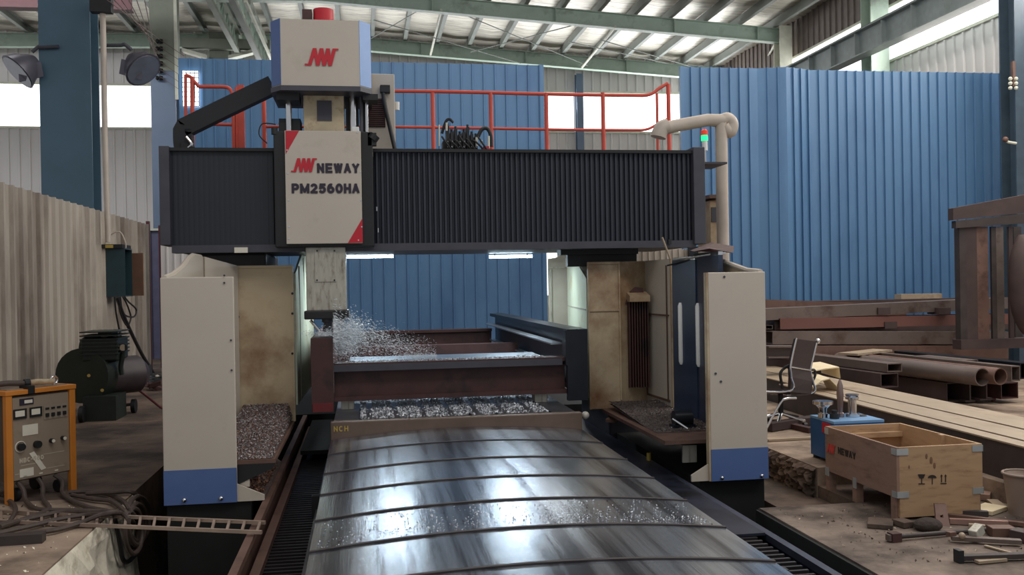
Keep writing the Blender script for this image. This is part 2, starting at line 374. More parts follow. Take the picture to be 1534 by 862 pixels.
# ------------------------------------------------------------------ walls
YB = 30.0; ZR0 = 9.55
def roofz(x): return 9.25-.062*max(0, x+1) if x > -1 else 9.25+.02*(x+1)
WZ0, WZ1 = 6.55, 7.85
b = MB(); corr(b, (-14, YB), (12, YB), 0, WZ0, .30, .035, (0, -1)); corr(b, (-14, YB), (12, YB), WZ1, 10, .30, .035, (0, -1))
for (x0, x1) in ((-4.4, 5.4),): b.box(x0, x1, YB-.02, YB+.02, WZ0, WZ1)
struct(b.build('wall_back', GWALL, origin=(0, YB, 0)))
def window(name, x0, x1, n):
    f = MB()
    f.box(x0, x1, YB-.06, YB, WZ0-.05, WZ0+.02); f.box(x0, x1, YB-.06, YB, WZ1-.02, WZ1+.05)
    o = struct(f.build(name, PALEP, origin=(x0, YB, WZ0)))
    for i in range(n):
        a = x0+(x1-x0)*i/n; c = x0+(x1-x0)*(i+1)/n
        p = MB(); p.box(a, c, YB+.0, YB+.02, WZ0, WZ1); p.build('pane', WGLASS, o)
window('window_1', -14, -4.4, 4); window('window_2', 5.4, 6.9, 1); window('window_3', 7.2, 12, 2)
# lit doorway in the far wall seen past the right end of the centre partition
q0, q1 = P(812, 462, Y=29.9), P(834, 370, Y=29.9)
f = MB(); f.box(q0.x-.1, q1.x+.1, YB-.12, YB-.04, q1.z, q1.z+.1); f.box(q0.x-.1, q0.x, YB-.12, YB-.04, 0, q1.z); f.box(q1.x, q1.x+.1, YB-.12, YB-.04, 0, q1.z)
o = struct(f.build('door_1', PALEP, origin=(q0.x, YB, 0)))
MB().box(q0.x, q1.x, YB-.1, YB-.06, 1.2, q1.z).build('pane', WGLASS, o)
MB().box(q0.x, q1.x, YB-.1, YB-.06, 0, 1.2).build('door_leaf', PALEP, o)
# far low dark blue sheet on the left under the back windows
b = MB(); corr(b, (-6.6, 22.5), (-3.9, 22.5), 0, 2.95, .3, .03, (0, -1)); b.box(-6.6, -3.9, 22.44, 22.5, 2.95, 3.0, 1)
struct(b.build('wall_far', [mat('dull_blue_sheet', (92, 92, 118), .5, var=.1), PALEP], origin=(-5, 22.5, 0)))
b = MB(); corr(b, (P(241, 390, Y=17.8).x, 17.8), (P(289, 390, Y=17.8).x, 17.8), 0, 2.5, .13, .02, (0, -1)); struct(b.build('wall_screen', GWALL, origin=(-3.5, 17.8, 0)))
# low grey partition at left
b = MB(); corr(b, (-4.2, 5), (-4.2, 19.35), 0, 2.88, .31, .045, (1, 0), rib=.16)
b.box(-4.23, -4.17, 19.35, 19.45, 0, 2.95, 1)
b.box(-4.10, -4.03, 19.85, 19.95, 0, 2.9, 1)
struct(b.build('wall_left', [LWALL, MAROON], origin=(-4.2, 5, 0)))
# blue partitions
YP = 18.5
b = MB(); corr(b, (-3.4, YP), (3.6, YP), 0, 5.98, .225, .03, (0, -1), rib=.1); b.box(3.56, 3.64, YP-.05, YP+.03, 0, 5.98)
struct(b.build('wall_center', BWALL, origin=(0, YP, 0)))
b = MB()
L0 = 6.55
YQ = 15.3; seg = [(5.42, YQ), (6.78, YQ), (7.24, YQ-.15), (7.77, YQ+.04), (11.66, YQ)]
for i in range(4):
    corr(b, seg[i], seg[i+1], 0, 5.24, .174, .04, (0, -1), rib=.1)
b.box(5.38, 5.44, YQ-.05, YQ+.03, 0, 5.24)
struct(b.build('wall_right', BWALL, origin=(8, YQ, 0)))
# barred window slit at the left end of the centre partition
o = struct(MB().box(-3.32, -3.02, YP-.09, YP-.05, 5.05, 5.72).build('window_4', WGLASS))
f = MB()
for i in range(5): f.box(-3.32+.075*i-.006, -3.32+.075*i+.006, YP-.105, YP-.092, 5.05, 5.72)
for i in range(8): f.box(-3.32, -3.02, YP-.105, YP-.092, 5.05+.09*i-.006, 5.05+.09*i+.006)
f.build('window_bars', DKGREY, o)
# side wall on the right with its window strip
XS = 12.0
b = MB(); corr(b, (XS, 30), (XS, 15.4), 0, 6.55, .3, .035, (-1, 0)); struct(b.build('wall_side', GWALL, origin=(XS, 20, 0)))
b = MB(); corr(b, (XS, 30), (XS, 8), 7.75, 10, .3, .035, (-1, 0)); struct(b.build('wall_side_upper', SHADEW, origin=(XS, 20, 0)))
b = MB(); b.box(XS-.06, XS+.0, 12, 30, 6.5, 6.56); b.box(XS-.06, XS, 12, 30, 7.74, 7.8)
o = struct(b.build('window_5', PALEP, origin=(XS, 20, 6.5)))
for i in range(3):
    MB().box(XS+.0, XS+.02, 12+6*i, 18+6*i, 6.56, 7.74).build('pane', WGLASS, o)
# ceiling of foil
def sheet_roof(name, x0, x1, y0, y1, n):
    b = MB(); vs = []; nx = int((x1-x0)/.5); ny = n
    for i in range(nx+1):
        for j in range(ny+1):
            x = x0+(x1-x0)*i/nx; y = y0+(y1-y0)*j/ny
            sag = -.05*abs(math.sin(math.pi*(x-.45)))
            vs.append((x, y, roofz(x)+.38+sag*(.6+.4*math.sin(y*2.1+i))+random.uniform(-.012, .012)))
    fs = [(i*(ny+1)+j, (i+1)*(ny+1)+j, (i+1)*(ny+1)+j+1, i*(ny+1)+j+1) for i in range(nx) for j in range(ny)]
    b.add(vs, fs); o = b.build(name, FOIL, smooth=True, origin=(0, 20, 9)); o.modifiers.new('solid', 'SOLIDIFY').thickness = -.03
    return struct(o)
sheet_roof('ceiling', -14, 12, 9, 30, 60)
# ------------------------------------------------------------------ roof steel
def rafter(y, label):
    r = thing('roof_rafter', label, 'rafter', (0, y, roofz(0)))
    b = MB()
    for (x0, x1) in ((-14, -1), (-1, 11.7)): b.ibeam((x0, y, roofz(x0)-.1), (x1, y, roofz(x1)-.1), .22, .40, .02)
    b.build('beam', GREENB, r)
    b = MB()
    for x in (1.9, 8.5, -6, 5.2, 10.9): b.box(x-.012, x+.012, y-.11, y+.11, roofz(x)-.28, roofz(x)+.08)
    b.build('stiffener_plate', GREENB, r, each=True)
    return r
rafter(24.6, 'long grey green roof rafter crossing above the machine, the nearer of two')
rafter(29.3, 'grey green roof rafter against the far end wall under the foil ceiling')
pur = []
for i in range(22):
    x = -9.6+i*1.0
    b = MB(); b.channel((x, 9, roofz(x)+.22), (x, 29.9, roofz(x)+.22), .11, .22, .02)
    o = b.build('roof_purlin', PURL)
    tag(o, 'slim grey green purlin running lengthwise under the silver foil ceiling', 'purlin', 'roof purlins under the foil')
def brace(p, q, label):
    tag(MB().tube([p, q], .035, 8).build('roof_brace', PALEP, smooth=True), label, 'brace')
brace(P(661, 15, Y=24.5), P(645, 82, Y=29.1), 'pale round strut between the two rafters, above the machine cabinet')
brace(P(922, 40, Y=24.5), P(872, 101, Y=29.1), 'pale round strut between the rafters, left of the blue right partition')
def rod(p, q, label): tag(MB().tube([p, q], .014, 6).build('tie_rod', PURL), label, 'tie rod', 'thin roof tie rods')
for (p, q) in (((560, 30), (780, 95)), ((640, 8), (552, 60)), ((690, 20), (880, 98)), ((870, 35), (705, 78)), ((850, 62), (1000, 95)), ((900, 60), (1050, 104))):
    rod(P(*p, Y=24.9), P(*q, Y=28.9), 'thin diagonal tie rod stretched below the foil ceiling')
# eave tie inside right corner
brace(P(1160, 68, Y=25.2), P(1140, 104, Y=28), 'short pale strut leaning from the rafter end at the right eave')
# ------------------------------------------------------------------ columns
def hcol(name_mat, x, y, hw, hd, z1, label, extra=None):
    r = thing('steel_column', label, 'column', (x, y, 0))
    b = MB(); t = .03
    b.box(x-hw, x+hw, y-hd, y-hd+t, 0, z1); b.box(x-hw, x+hw, y+hd-t, y+hd, 0, z1); b.box(x-.02, x+.02, y-hd+t, y+hd-t, 0, z1)
    b.build('shaft', name_mat, r)
    MB().box(x-hw-.06, x+hw+.06, y-hd-.06, y+hd+.06, 0, .03).build('base_plate', name_mat, r)
    return r
c1 = hcol(TEAL, -4.68, 16.2, .39, .25, 9.1, 'wide teal steel column rising behind the low grey partition')
c2 = hcol(SLATE, -4.72, 24.0, .29, .3, 6.9, 'slate blue steel column behind the left end of the crossbeam, green above')
MB().box(-5.01, -4.43, 23.69, 24.31, 6.9, 9.2).build('upper_shaft', OLIVE, c2, label='olive green upper half')
MB().box(-4.44, -4.37, 23.66, 23.7, 6.2, 9.2).build('edge_angle', PALEP, c2, label='pale angle strip')
X3 = P(330, 60, Y=29.0).x
c3 = hcol(OLIVE, X3, 29.0, .28, .3, 9.2, 'dark olive column far behind the blue partition under the runway beam')
br = MB()
br.box(X3-1.0, X3+1.5, 28.4, 28.68, P(330, 85, Y=28.4).z+.25, P(330, 58, Y=28.4).z)
br.build('bracket', OLIVE, c3)
br = MB()
zg = P(330, 88, Y=28.4).z
for s_ in (-1, 1): br.prism([(X3+s_*.3, 28.38, zg), (X3+s_*1.0, 28.38, zg+.2), (X3+s_*1.0, 28.38, zg+.3), (X3+s_*.3, 28.38, zg+.1)], (0, .3, 0))
br.build('gusset', PALEP, c3, each=True)
r1 = hcol(PALEP, 11.62, 24.5, .18, .2, 8.6, 'pale steel column at the eave holding up the near rafter end')
r2 = hcol(GREENB, 11.6, 19.75, .22, .22, 9.2, 'pale green column above the blue right partition beside the bright side window')
r3 = hcol(mat('dark_slate_column', (62, 78, 92), .5), 11.22, 14.6, .19, .2, 9.2, 'dark slate column at the right edge of the photo')
w_ = hcol(SLATE, 7.05, 29.8, .11, .12, 8.4, 'slim slate blue post between the right back windows')
# crane runways
r = thing('runway_beam', 'grey green crane runway beam along the right side window', 'beam', (11.15, 20, 6.7))
b = MB(); RUNW = mat('grey_green_runway', (136, 146, 146), .5, var=.1)
b.ibeam((11.15, 15, 6.85), (11.15, 29.5, 6.85), .3, .58, .03); b.build('beam', RUNW, r)
b = MB()
for i in range(13): b.box(11.02, 11.28, 15.2+1.1*i, 15.22+1.1*i, 6.6, 7.1)
b.build('stiffener_plate', RUNW, r, each=True)
MB().box(11.1, 11.2, 15, 29.5, 7.14, 7.2).build('crane_rail', DKGREY, r)
r = thing('lattice_runway_beam', 'green lattice crane girder sloping down behind the motor head', 'beam', (-3.4, 26, 8.6))
def latt(x, z, h):
    b = MB(); b.bar((x, 20, z), (x, 29, z), .14, .1); b.bar((x, 20, z+h), (x, 29, z+h), .14, .1); b.build('chord', OLIVE, r)
    b = MB()
    for i in range(9): b.bar((x, 20+i, z), (x, 20.5+i, z+h), .05, .05, (1, 0, 0)); b.bar((x, 20.5+i, z+h), (x, 21+i, z), .05, .05, (1, 0, 0))
    b.build('lacing', GREENB, r)
latt(-3.55, 8.55, .6); latt(-2.75, 7.95, .9)
MB().bar(P(367, 0, Y=22.4), P(406, 88, Y=29), .06, .1).build('edge_rail', PALEP, r)
tag(MB().ibeam((-14, 21.5, 7.98), (-4.9, 21.5, 8.02), .3, .66, .03).build('crane_girder', MAROON), 'dark maroon crane girder across the upper left corner', 'girder')
# conduit and distribution box on the left
cp = [P(152, -30, Y=15.75), P(155, 60, Y=15.75), P(157, 200, Y=15.75), P(159, 363, X=-3.98)]
cp[3] = V((cp[2].x+.02, 15.75, P(159, 363, Y=15.75).z))
tag(MB().tube(cp, .045, 12).build('conduit_pipe', GREYP, smooth=True), 'long pale conduit pipe dropping to the teal switch box', 'pipe')
tag(MB().obox(P(152, 8, Y=15.7), (1, 0, 0), (0, 1, 0), (0, 0, 1), .16, .08, .12).build('clamp_bracket', BLACK), 'small black clamp holding the top of the conduit by the teal column', 'bracket')
r = thing('distribution_box', 'dark teal switch box with its door hanging open on the grey partition', 'switch box', (-3.95, 16.2, 1.45))
x0, x1, y0, y1 = -4.15, P(187, 400, Y=16.1).x, 16.1, 16.6; z0, z1 = P(165, 445, Y=16.1).z, P(165, 372, Y=16.1).z
b = MB(); b.box(x0, x1, y0, y0+.02, z0, z1); b.box(x0, x1, y1-.02, y1, z0, z1); b.box(x0, x0+.02, y0+.02, y1-.02, z0, z1); b.box(x0+.02, x1, y0+.02, y1-.02, z0, z0+.02); b.box(x0+.02, x1, y0+.02, y1-.02, z1-.02, z1)
b.build('case', BOXT, r)
MB().box(x0-.05, x1-.02, y0-.06, y1+.02, z1, z1+.06).build('rain_hood', BLACK, r)
MB().box(x1-.28, x1-.16, y0-.07, y0-.06, z1, z1+.05).build('warning_label', YELTXT, r)
MB().obox((x1+.09, y1-.02, (z0+z1)/2-.03), (1, -.25, 0), (.25, 1, 0), (0, 0, 1), .10, .012, .36).build('door', BROWND, r)
b = MB()
for i in range(2): b.box(x0+.04+.1*i, x0+.11+.1*i, y0+.2, y0+.3, z0+.3, z0+.6)
b.build('breaker', BLACK, r)
r2_ = MB().tube(spl([(x1-.3, y0-.02, z1+.06), (x1-.2, y0-.02, z1+.22), (x1-.06, y0-.02, z1+.26), (x1+.02, y0-.02, z1+.1), (x1+.02, y0, z1)]), .012, 6).build('hanging_wire', GREYP, r)
for (pts, rr, lab) in (
    ([(175, 445), (188, 480), (212, 530), (228, 556), (236, 575)], .03, 'thick black cable sagging from the switch box towards the floor debris'),
    ([(172, 445), (174, 470), (180, 500), (185, 518)], .014, 'thin black lead hanging from the switch box to the compressor gauge'),
    ([(180, 445), (185, 470), (200, 475), (204, 464), (192, 452), (186, 444)], .014, 'small black cable loop under the switch box'),
    ([(178, 445), (180, 468), (190, 488), (196, 476), (190, 456), (184, 445)], .014, 'narrow black cable bight below the switch box door')):
    tag(MB().tube(spl([P(x, y, X=-3.78) for x, y in pts]), rr, 8).build('power_cable', BCABLE, smooth=True), lab, 'cable')
# floodlights on the left column
def flood(pa, pb, hx, hy, flip, label):
    r = thing('floodlight', label, 'floodlight', P(hx, hy, Y=15.9))
    MB().tube(spl([P(*pa, Y=15.9), P(*pb, Y=15.9), P(hx-flip*18, hy-28, Y=15.9), P(hx-flip*8, hy-20, Y=15.9)]), .03, 8).build('arm', DKGREY, r, smooth=True)
    c = P(hx, hy, Y=15.9)
    ax = V((flip*.55, -.35, -.6)).normalized(); k = c-ax*.18
    b = MB(); b.tube([k, k+ax*.06, k+ax*.22, k+ax*.36], [.07, .13, .25, .31], 20); b.build('shade', LAMPG, r, smooth=True)
    b = MB(); u = ax.orthogonal().normalized(); v_ = ax.cross(u)
    b.tube([k+ax*.361, k+ax*.372], [.28, .28], 20); b.build('lens', mat('lamp_lens', (150, 150, 156), .15, .6), r, smooth=True)
    MB().prism([k+ax*.3+V((-flip*.3, .02, .14)), k+ax*.3+V((-flip*.34, .02, -.1)), k+ax*.3+V((flip*.02, .0, -.2)), k+ax*.3+V((flip*.03, 0, .05))], (0, -.02, 0)).build('visor', LAMPG, r)
flood((88, 70), (62, 71), 40, 98, -1, 'grey hooded floodlight on the bar left of the teal column')
flood((157, 68), (180, 68), 205, 95, 1, 'grey hooded floodlight on the bar right of the teal column')
# crane conductor wires and their insulators
for i in range(6):
    a = P(240, 60+11*i, Y=23.5); e = P(150+13*i, -8, Y=14.5); c = P(276, 84+11*i, Y=23.45)
    tag(MB().tube([c, a, e], .008, 5).build('conductor_wire', RUST), 'thin brown crane conductor wire strung past the slate column', 'wire', 'crane conductor wires')
b0 = None
for i in range(6):
    p = P(240, 62+11*i, Y=23.6)
    o = MB().tube([p+V((-.1, 0, 0)), p+V((-.07, 0, 0)), p+V((-.03, 0, 0)), p, p+V((.06, 0, 0))], [.04, .06, .035, .06, .05], 10).build('wire_insulator', BLACK, smooth=True)
    tag(o, 'small black insulator on the left side of the slate column', 'insulator', 'insulators on the slate column')
# ------------------------------------------------------------------ the gantry milling machine
GM = thing('milling_machine', 'large gantry milling machine with black crossbeam and cream motor head', 'milling machine', (.78, 9.5, -1.25))
# crossbeam
zt, zb = 2.88, 1.99
b = MB(); b.box(-1.72, 3.32, 9.16, 10.5, 1.93, 2.84); b.box(-1.74, 3.3, 8.98, 9.16, 1.92, 1.99)
beam = b.build('crossbeam', DKGREY, GM)
def bellows(x0, x1, pitch, amp, mtl, label):
    b = MB(); n = int((x1-x0)/pitch); pr = []
    for i in range(n):
        x = x0+i*pitch; pr += [(x, 9.0+amp), (x+pitch*.3, 9.0+amp*.9), (x+pitch*.45, 9.0), (x+pitch*.85, 9.0)]
    pr.append((x0+n*pitch, 9.0+amp)); K = len(pr)
    vs = [(x, y, zb) for x, y in pr]+[(x, y, zt) for x, y in pr]+[(x, 9.15, zb) for x, y in pr]+[(x, 9.15, zt) for x, y in pr]
    fs = []
    for i in range(K-1): fs += [(i, i+1, K+i+1, K+i), (K+i, K+i+1, 3*K+i+1, 3*K+i), (i+1, i, 2*K+i, 2*K+i+1)]
    fs += [(0, K, 3*K, 2*K), (K-1, 3*K-1, 4*K-1, 2*K-1)]
    b.add(vs, fs); o = b.build('bellows_cover', mtl, beam, label=label); return o
bellows(.11, 3.27, .05, .035, BELL, 'ribbed black bellows')
bellows(-1.74, -.82, .046, .0015, BELLP, 'smooth folded black cover')
MB().box(-1.83, -1.74, 8.93, 9.3, 1.99, 2.90).build('end_plate', DKGREY, beam, bevel=.006)
MB().box(3.27, 3.39, 8.93, 9.3, 1.95, 2.92).build('end_plate', DKGREY, beam, bevel=.006)
b = MB(); b.box(-1.74, 3.27, 8.96, 9.0, 2.86, 2.89); b.build('top_lip', BLACK, beam)
b = MB()
for i in range(62): b.box(.13+.05*i, .155+.05*i, 8.985, 9.01, 1.955, 1.985)
b.build('bellows_feet', BLACK, beam)
MB().box(-1.18, -1.06, 8.955, 8.975, 1.915, 1.965).build('beam_label', WHITEL, beam)
b = MB(); b.box(3.0, 3.03, 8.94, 8.98, 1.95, 2.0); b.build('bracket', BLACK, beam)
# columns under the beam
for (x0, x1) in ((-1.7, -.95), (P(908, 400, Y=9.55).x, P(955, 400, Y=9.55).x)):
    MB().box(x0, x1, 9.55, 10.8, -1.25, 1.93).build('column', DKGREY, GM, bevel=.02)
b = MB(); b.box(P(840, 370, Y=9.3).x, P(956, 370, Y=9.3).x, 9.3, 9.5, 1.87, 1.925); b.box(P(850, 370, Y=9.4).x, P(953, 370, Y=9.4).x, 9.4, 9.5, 1.75, 1.87); b.build('column_cap', BLACK, GM)
# carriage
car = MB().box(-.80, .105, 8.84, 9.4, 1.955, 3.03).build('carriage', BLACK, GM, bevel=.01)
pz0, pz1, px0, px1, pyf = 1.985, 3.028, -.695, -.005, 8.80
MB().box(px0, px1, pyf, 8.84, pz0, pz1).build('front_panel', CREAM, car, bevel=.004)
def tri(a, c, d): return MB().prism([P(*a, Y=pyf-.003), P(*c, Y=pyf-.003), P(*d, Y=pyf-.003)], (0, .002, 0))
tri((427.5, 196), (448, 196), (428, 231)).build('corner_flash', RED, car)
tri((543, 327), (543.5, 363.5), (521, 364.5)).build('corner_flash', RED, car)
logo(RED, car, P(436, 258, Y=pyf-.004), (1, 0, 0), (0, 0, 1), .235, .128)
text('NEWAY', 'lettering', DARKTXT, car, P(475, 259.5, Y=pyf-.004), (1, 0, 0), (0, 0, 1), .385, .092, .25, .16, label='NEWAY lettering')
text('PM2560HA', 'lettering', DARKTXT, car, P(437, 290, Y=pyf-.004), (1, 0, 0), (0, 0, 1), .615, .092, .25, .13, label='PM2560HA lettering')
b = MB()
for (x, y) in ((430, 225), (431, 260), (432, 300), (433, 340), (540, 258), (541, 300), (542, 340), (535, 199), (433, 358), (537, 360)):
    c = P(x, y, Y=pyf); b.tube([c, c-V((0, .004, 0))], .007, 8)
b.build('panel_screw', CHROME, car, each=True)
b = MB()
for (x, y) in ((564, 310), (566, 342)):
    c = P(x, y, Y=8.9); b.tube([c, c-V((0, 0, .04))], .008, 6)
b.build('grease_nipple', CHROME, car, each=True)
b = MB(); b.tube([(-.79, 8.86, 3.0), (-.79, 8.86, 3.06)], .03, 10); b.tube([(.1, 8.86, 2.96), (.13, 8.86, 3.0)], .05, 12); b.box(.06, .14, 8.84, 8.9, 2.9, 3.02); b.build('side_clamp', BLACK, car, each=True)
b = MB(); b.tube(spl([(-.78, 8.9, 3.1), (-.9, 8.88, 3.1), (-.93, 8.88, 3.0), (-.86, 8.88, 2.92)]), .006, 6); b.build('oil_line', BCABLE, car)
# neck, cylinders
nk = MB().box(-.53, -.155, 8.92, 9.32, 3.03, 3.42).build('ram_neck', CASTB, GM, bevel=.008)
MB().box(P(472, 0, Y=8.92).x, P(494, 0, Y=8.92).x, 8.912, 8.925, 3.14, 3.33).build('cover_plate', DKGREY, nk)
for (x, r_) in ((432.5, .028), (529, .034), (541, .018), (549, .016)):
    X = P(x, 170, Y=8.95).x; MB().tube([(X, 8.95, 3.0), (X, 8.95, 3.45)], r_, 14).build('balance_cylinder', CHROME if x != 541 else DKGREY, GM, smooth=True)
b = MB(); b.box(-.76, -.56, 8.98, 9.2, 3.03, 3.17); b.box(-.76, -.66, 8.96, 9.02, 3.03, 3.13); b.build('terminal_box', BLACK, GM, bevel=.006, each=True)
b = MB(); b.box(-.14, -.08, 9.0, 9.2, 3.03, 3.42); b.box(-.05, -.02, 8.98, 9.2, 3.03, 3.42); b.box(.02, .06, 9.0, 9.2, 3.03, 3.4); b.build('guide_post', BLACK, GM, each=True)
MB().box(-.085, -.02, 8.9, 8.97, 3.03, 3.085).build('limit_switch', WHITEP, GM, bevel=.004)
# motor head
def chamf(zl, zh, g=0):
    return [V((-.80-g, 9.55+g, zl)), V((-.80-g, 8.82-g*.4, zl)), V((-.708-g*.4, 8.70-g, zl)), V((-.004+g*.4, 8.70-g, zl)), V((.097+g, 8.82-g*.4, zl)), V((.097+g, 9.55+g, zl))]
head = MB().prism(chamf(3.415, 4.03), (0, 0, .61)).build('motor_head', CREAM, GM)
def skin(p, q, zl, zh, t): # side skin just outside of a head face
    p = V(p); q = V(q); d = (q-p).normalized(); n = V((d.y, -d.x, 0))
    return MB().prism([p+n*.001+V((0, 0, zl)), q+n*.001+V((0, 0, zl)), q+n*(.001+t)+V((0, 0, zl)), p+n*(.001+t)+V((0, 0, zl))], (0, 0, zh-zl))
skin((-.80, 8.82, 0), (-.708, 8.70, 0), 3.43, 4.028, .004).build('side_flash', BLUEP, head)
skin((-.80, 9.5, 0), (-.80, 8.82, 0), 3.43, 4.028, .004).build('side_flash', BLUEP, head)
skin((-.004, 8.70, 0), (.097, 8.82, 0), 3.43, 4.028, .004).build('side_flash', LBLUE, head, label='light blue side face')
skin((.097, 8.82, 0), (.097, 9.5, 0), 3.43, 4.028, .004).build('side_flash', LBLUE, head)
MB().prism(chamf(3.375, 3.41, .012), (0, 0, .045)).build('base_rim', DKGREY, head)
logo(RED, head, P(456.5, 98, Y=8.695), (1, 0, 0), (0, 0, 1), .305, .158, .004)
b = MB(); b.tube([(-.335, 9.05, 4.03), (-.335, 9.05, 4.215)], .095, 16); b.build('motor_cap', RED, head, smooth=True)
MB().box(-.53, -.44, 9.0, 9.14, 4.03, 4.205).build('vent_box', RUSTD, head)
b = MB(); b.box(.02, .16, 8.8, 9.0, 3.32, 3.375); b.box(-.76, -.56, 8.8, 9.1, 3.31, 3.375); b.build('motor_bracket', BLACK, head, each=True)
# ram and spindle
ram = MB().box(-.53, -.165, 8.88, 9.3, 1.36, 1.96).build('ram', CAST, GM, bevel=.012)
pl = MB(); c0 = P(472, 423, Y=8.88); c1_ = P(503, 374, Y=8.88); pl.box(c0.x, c1_.x, 8.872, 8.882, c0.z, c1_.z); pl.build('access_plate', CAST, ram, bevel=.003)
b = MB()
for (x, y) in ((475, 376), (501, 376), (475, 420), (501, 420)):
    c = P(x, y, Y=8.87); b.tube([c, c-V((0, .006, 0))], .008, 8)
b.build('plate_bolt', BLACK, ram, each=True)
MB().box(-.55, -.145, 8.82, 9.32, 1.285, 1.365).build('spindle_plate', BLACK, ram, bevel=.01)
tc_ = P(491, 486, Y=8.95)
b = MB(); b.tube([(tc_.x, 8.95, 1.285), (tc_.x, 8.95, 1.255), (tc_.x, 8.95, 1.25), (tc_.x, 8.95, 1.2), (tc_.x, 8.95, 1.195), (tc_.x, 8.95, 1.16)], [.055, .055, .04, .04, .05, .05], 16); b.build('milling_cutter', DKGREY, ram, smooth=True)
MB().tube([P(465, 480, Y=8.9), P(480, 498, Y=8.9)], .014, 8).build('coolant_nozzle', CHROME, ram, smooth=True)
# bed under the guards and the machine base
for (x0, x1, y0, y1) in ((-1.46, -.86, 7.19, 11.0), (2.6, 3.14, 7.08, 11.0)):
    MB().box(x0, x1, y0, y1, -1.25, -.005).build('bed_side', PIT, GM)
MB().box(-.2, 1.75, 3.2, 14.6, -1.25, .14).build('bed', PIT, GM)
# ------------------------------------------------------------------ work table with its steel way covers
TB = thing('machine_table', 'long work table of the milling machine with a brown end beam', 'machine table', (.78, 11, .14))
EX0, EX1 = -.285, 1.845
b = MB(); n = 9; pw = (EX1-EX0)/n
b.box(EX0, EX1, 8.03, 14.3, .141, .39)
for i in range(n): b.box(EX0+pw*i+.014, EX0+pw*(i+1)-.014, 8.03, 14.3, .39, .44)
b.build('table_top', TSTEEL, TB)
eb = MB().box(EX0-.01, EX1+.01, 7.93, 8.03, .27, .452).build('end_beam', mat('brown_end_beam', (104, 86, 74), .55, .2, var=.12, dirt=(96, 74, 66)), TB, bevel=.006)
text('NCH', 'lettering', YELTXT, eb, V((-.27, 7.927, .375)), (1, 0, 0), (0, 0, 1), .12, .045, .18)
MB().sph((EX1+.05, 7.98, .42), .035).build('end_cap', CAST, eb, smooth=True)
WC = thing('way_cover', 'telescopic steel way cover with arched overlapping plates in the foreground', 'machine cover', (.78, 5, .14))
bounds = [7.925, 7.24, 6.53, 5.89, 5.26, 4.66, 4.06, 3.4, 2.7]
cx = .78
def arch(x, w2, z0): return z0+.062*(1-((x-cx)/w2)**2)
for k in range(len(bounds)-1):
    ya, yb = bounds[k], bounds[k+1]; z0 = .302-.004*k; w2 = 1.075-.002*k
    b = MB(); N = 28; fr = []
    for i in range(N+1):
        x = cx-w2+2*w2*i/N; fr.append((x, arch(x, w2, z0)))
    top = [(x, yb, z) for x, z in fr]+[(x, ya, z+.003) for x, z in fr]
    K = N+1
    lo = [(x, y, z-.012) for x, y, z in top]
    fs = [(i, i+1, K+i+1, K+i) for i in range(N)]+[(2*K+i+1, 2*K+i, 3*K+i, 3*K+i+1) for i in range(N)]
    fs += [(i+1, i, 2*K+i, 2*K+i+1) for i in range(N)]+[(K+i, K+i+1, 3*K+i+1, 3*K+i) for i in range(N)]
    fs += [(0, K, 3*K, 2*K), (K-1, 3*K-1, 4*K-1, 2*K-1)]
    b.add(top+lo, fs)
    pl = b.build('cover_plate', STEEL, WC, smooth=True)
    b = MB(); b.box(cx-w2, cx-w2+.006, yb, ya-.002, .145, z0-.012); b.box(cx+w2-.006, cx+w2, yb, ya-.002, .145, z0-.012); b.build('side_skirt', PIT, pl)
    b = MB(); vs = [(x, yb-.016, z-.008) for x, z in fr]+[(x, yb+.008, z-.008) for x, z in fr]+[(x, yb-.016, z+.007) for x, z in fr]+[(x, yb+.008, z+.007) for x, z in fr]
    fs = [(i, i+1, K+i+1, K+i) for i in range(N)]+[(2*K+i, 2*K+i+1, 3*K+i+1, 3*K+i) for i in range(N)]+[(i, i+1, 2*K+i+1, 2*K+i) for i in range(N)]+[(K+i, K+i+1, 3*K+i+1, 3*K+i) for i in range(N)]
    b.add(vs, fs); b.build('wiper_strip', mat('wiper_brown_black', (48, 40, 40), .6), pl)
# ------------------------------------------------------------------ workpiece frame on blocks
WP = thing('workpiece_weldment', 'dark red welded steel frame being milled on the work table', 'workpiece', (.8, 10, .44))
zf = .862
b = MB(); b.ibeam((-.29, 8.86, .70), (1.9, 8.86, .70), .2, .35, .04); b.build('end_member', RUSTD, WP)
MB().box(-.29, 1.86, 8.745, 8.775, .8, .862).build('front_plate', DKGREY, WP, label='dark upper edge plate')
MB().box(-.15, 1.72, 8.97, 9.62, .845, .868).build('milled_plate', SHINY, WP, label='bright milled plate')
b = MB(); b.box(-.49, -.292, 8.72, 8.78, .44, 1.115); b.box(-.45, -.33, 8.79, 14.1, .47, 1.08); b.box(-.49, -.292, 8.78, 14.1, 1.085, 1.115); b.build('side_member', RUSTD, WP)
MB().box(-.48, -.3, 8.70, 8.72, .44, .52).build('red_pad', mat('dull_dark_red', (104, 34, 38), .6), WP)
b = MB(); b.ibeam((2.0, 8.76, .86), (2.0, 14.2, .86), .2, .56, .045); b.box(1.9, 2.1, 8.70, 8.76, .46, 1.14); b.box(1.885, 1.9, 8.7, 8.85, .8, 1.13); b.build('side_member', NAVY, WP)
b = MB(); b.ibeam((-.33, 14.1, .75), (1.9, 14.1, .75), .2, .33, .04); b.build('end_member', RUSTD, WP)
b = MB(); b.box(1.86, 1.94, 9, 14, .74, .76); b.box(1.80, 1.92, 9, 14, .98, .995); b.build('ledge_strip', SHINY, WP, each=True)
MB().box(-.3, 1.9, 11.6, 11.8, .58, .84).build('cross_member', RUSTD, WP)
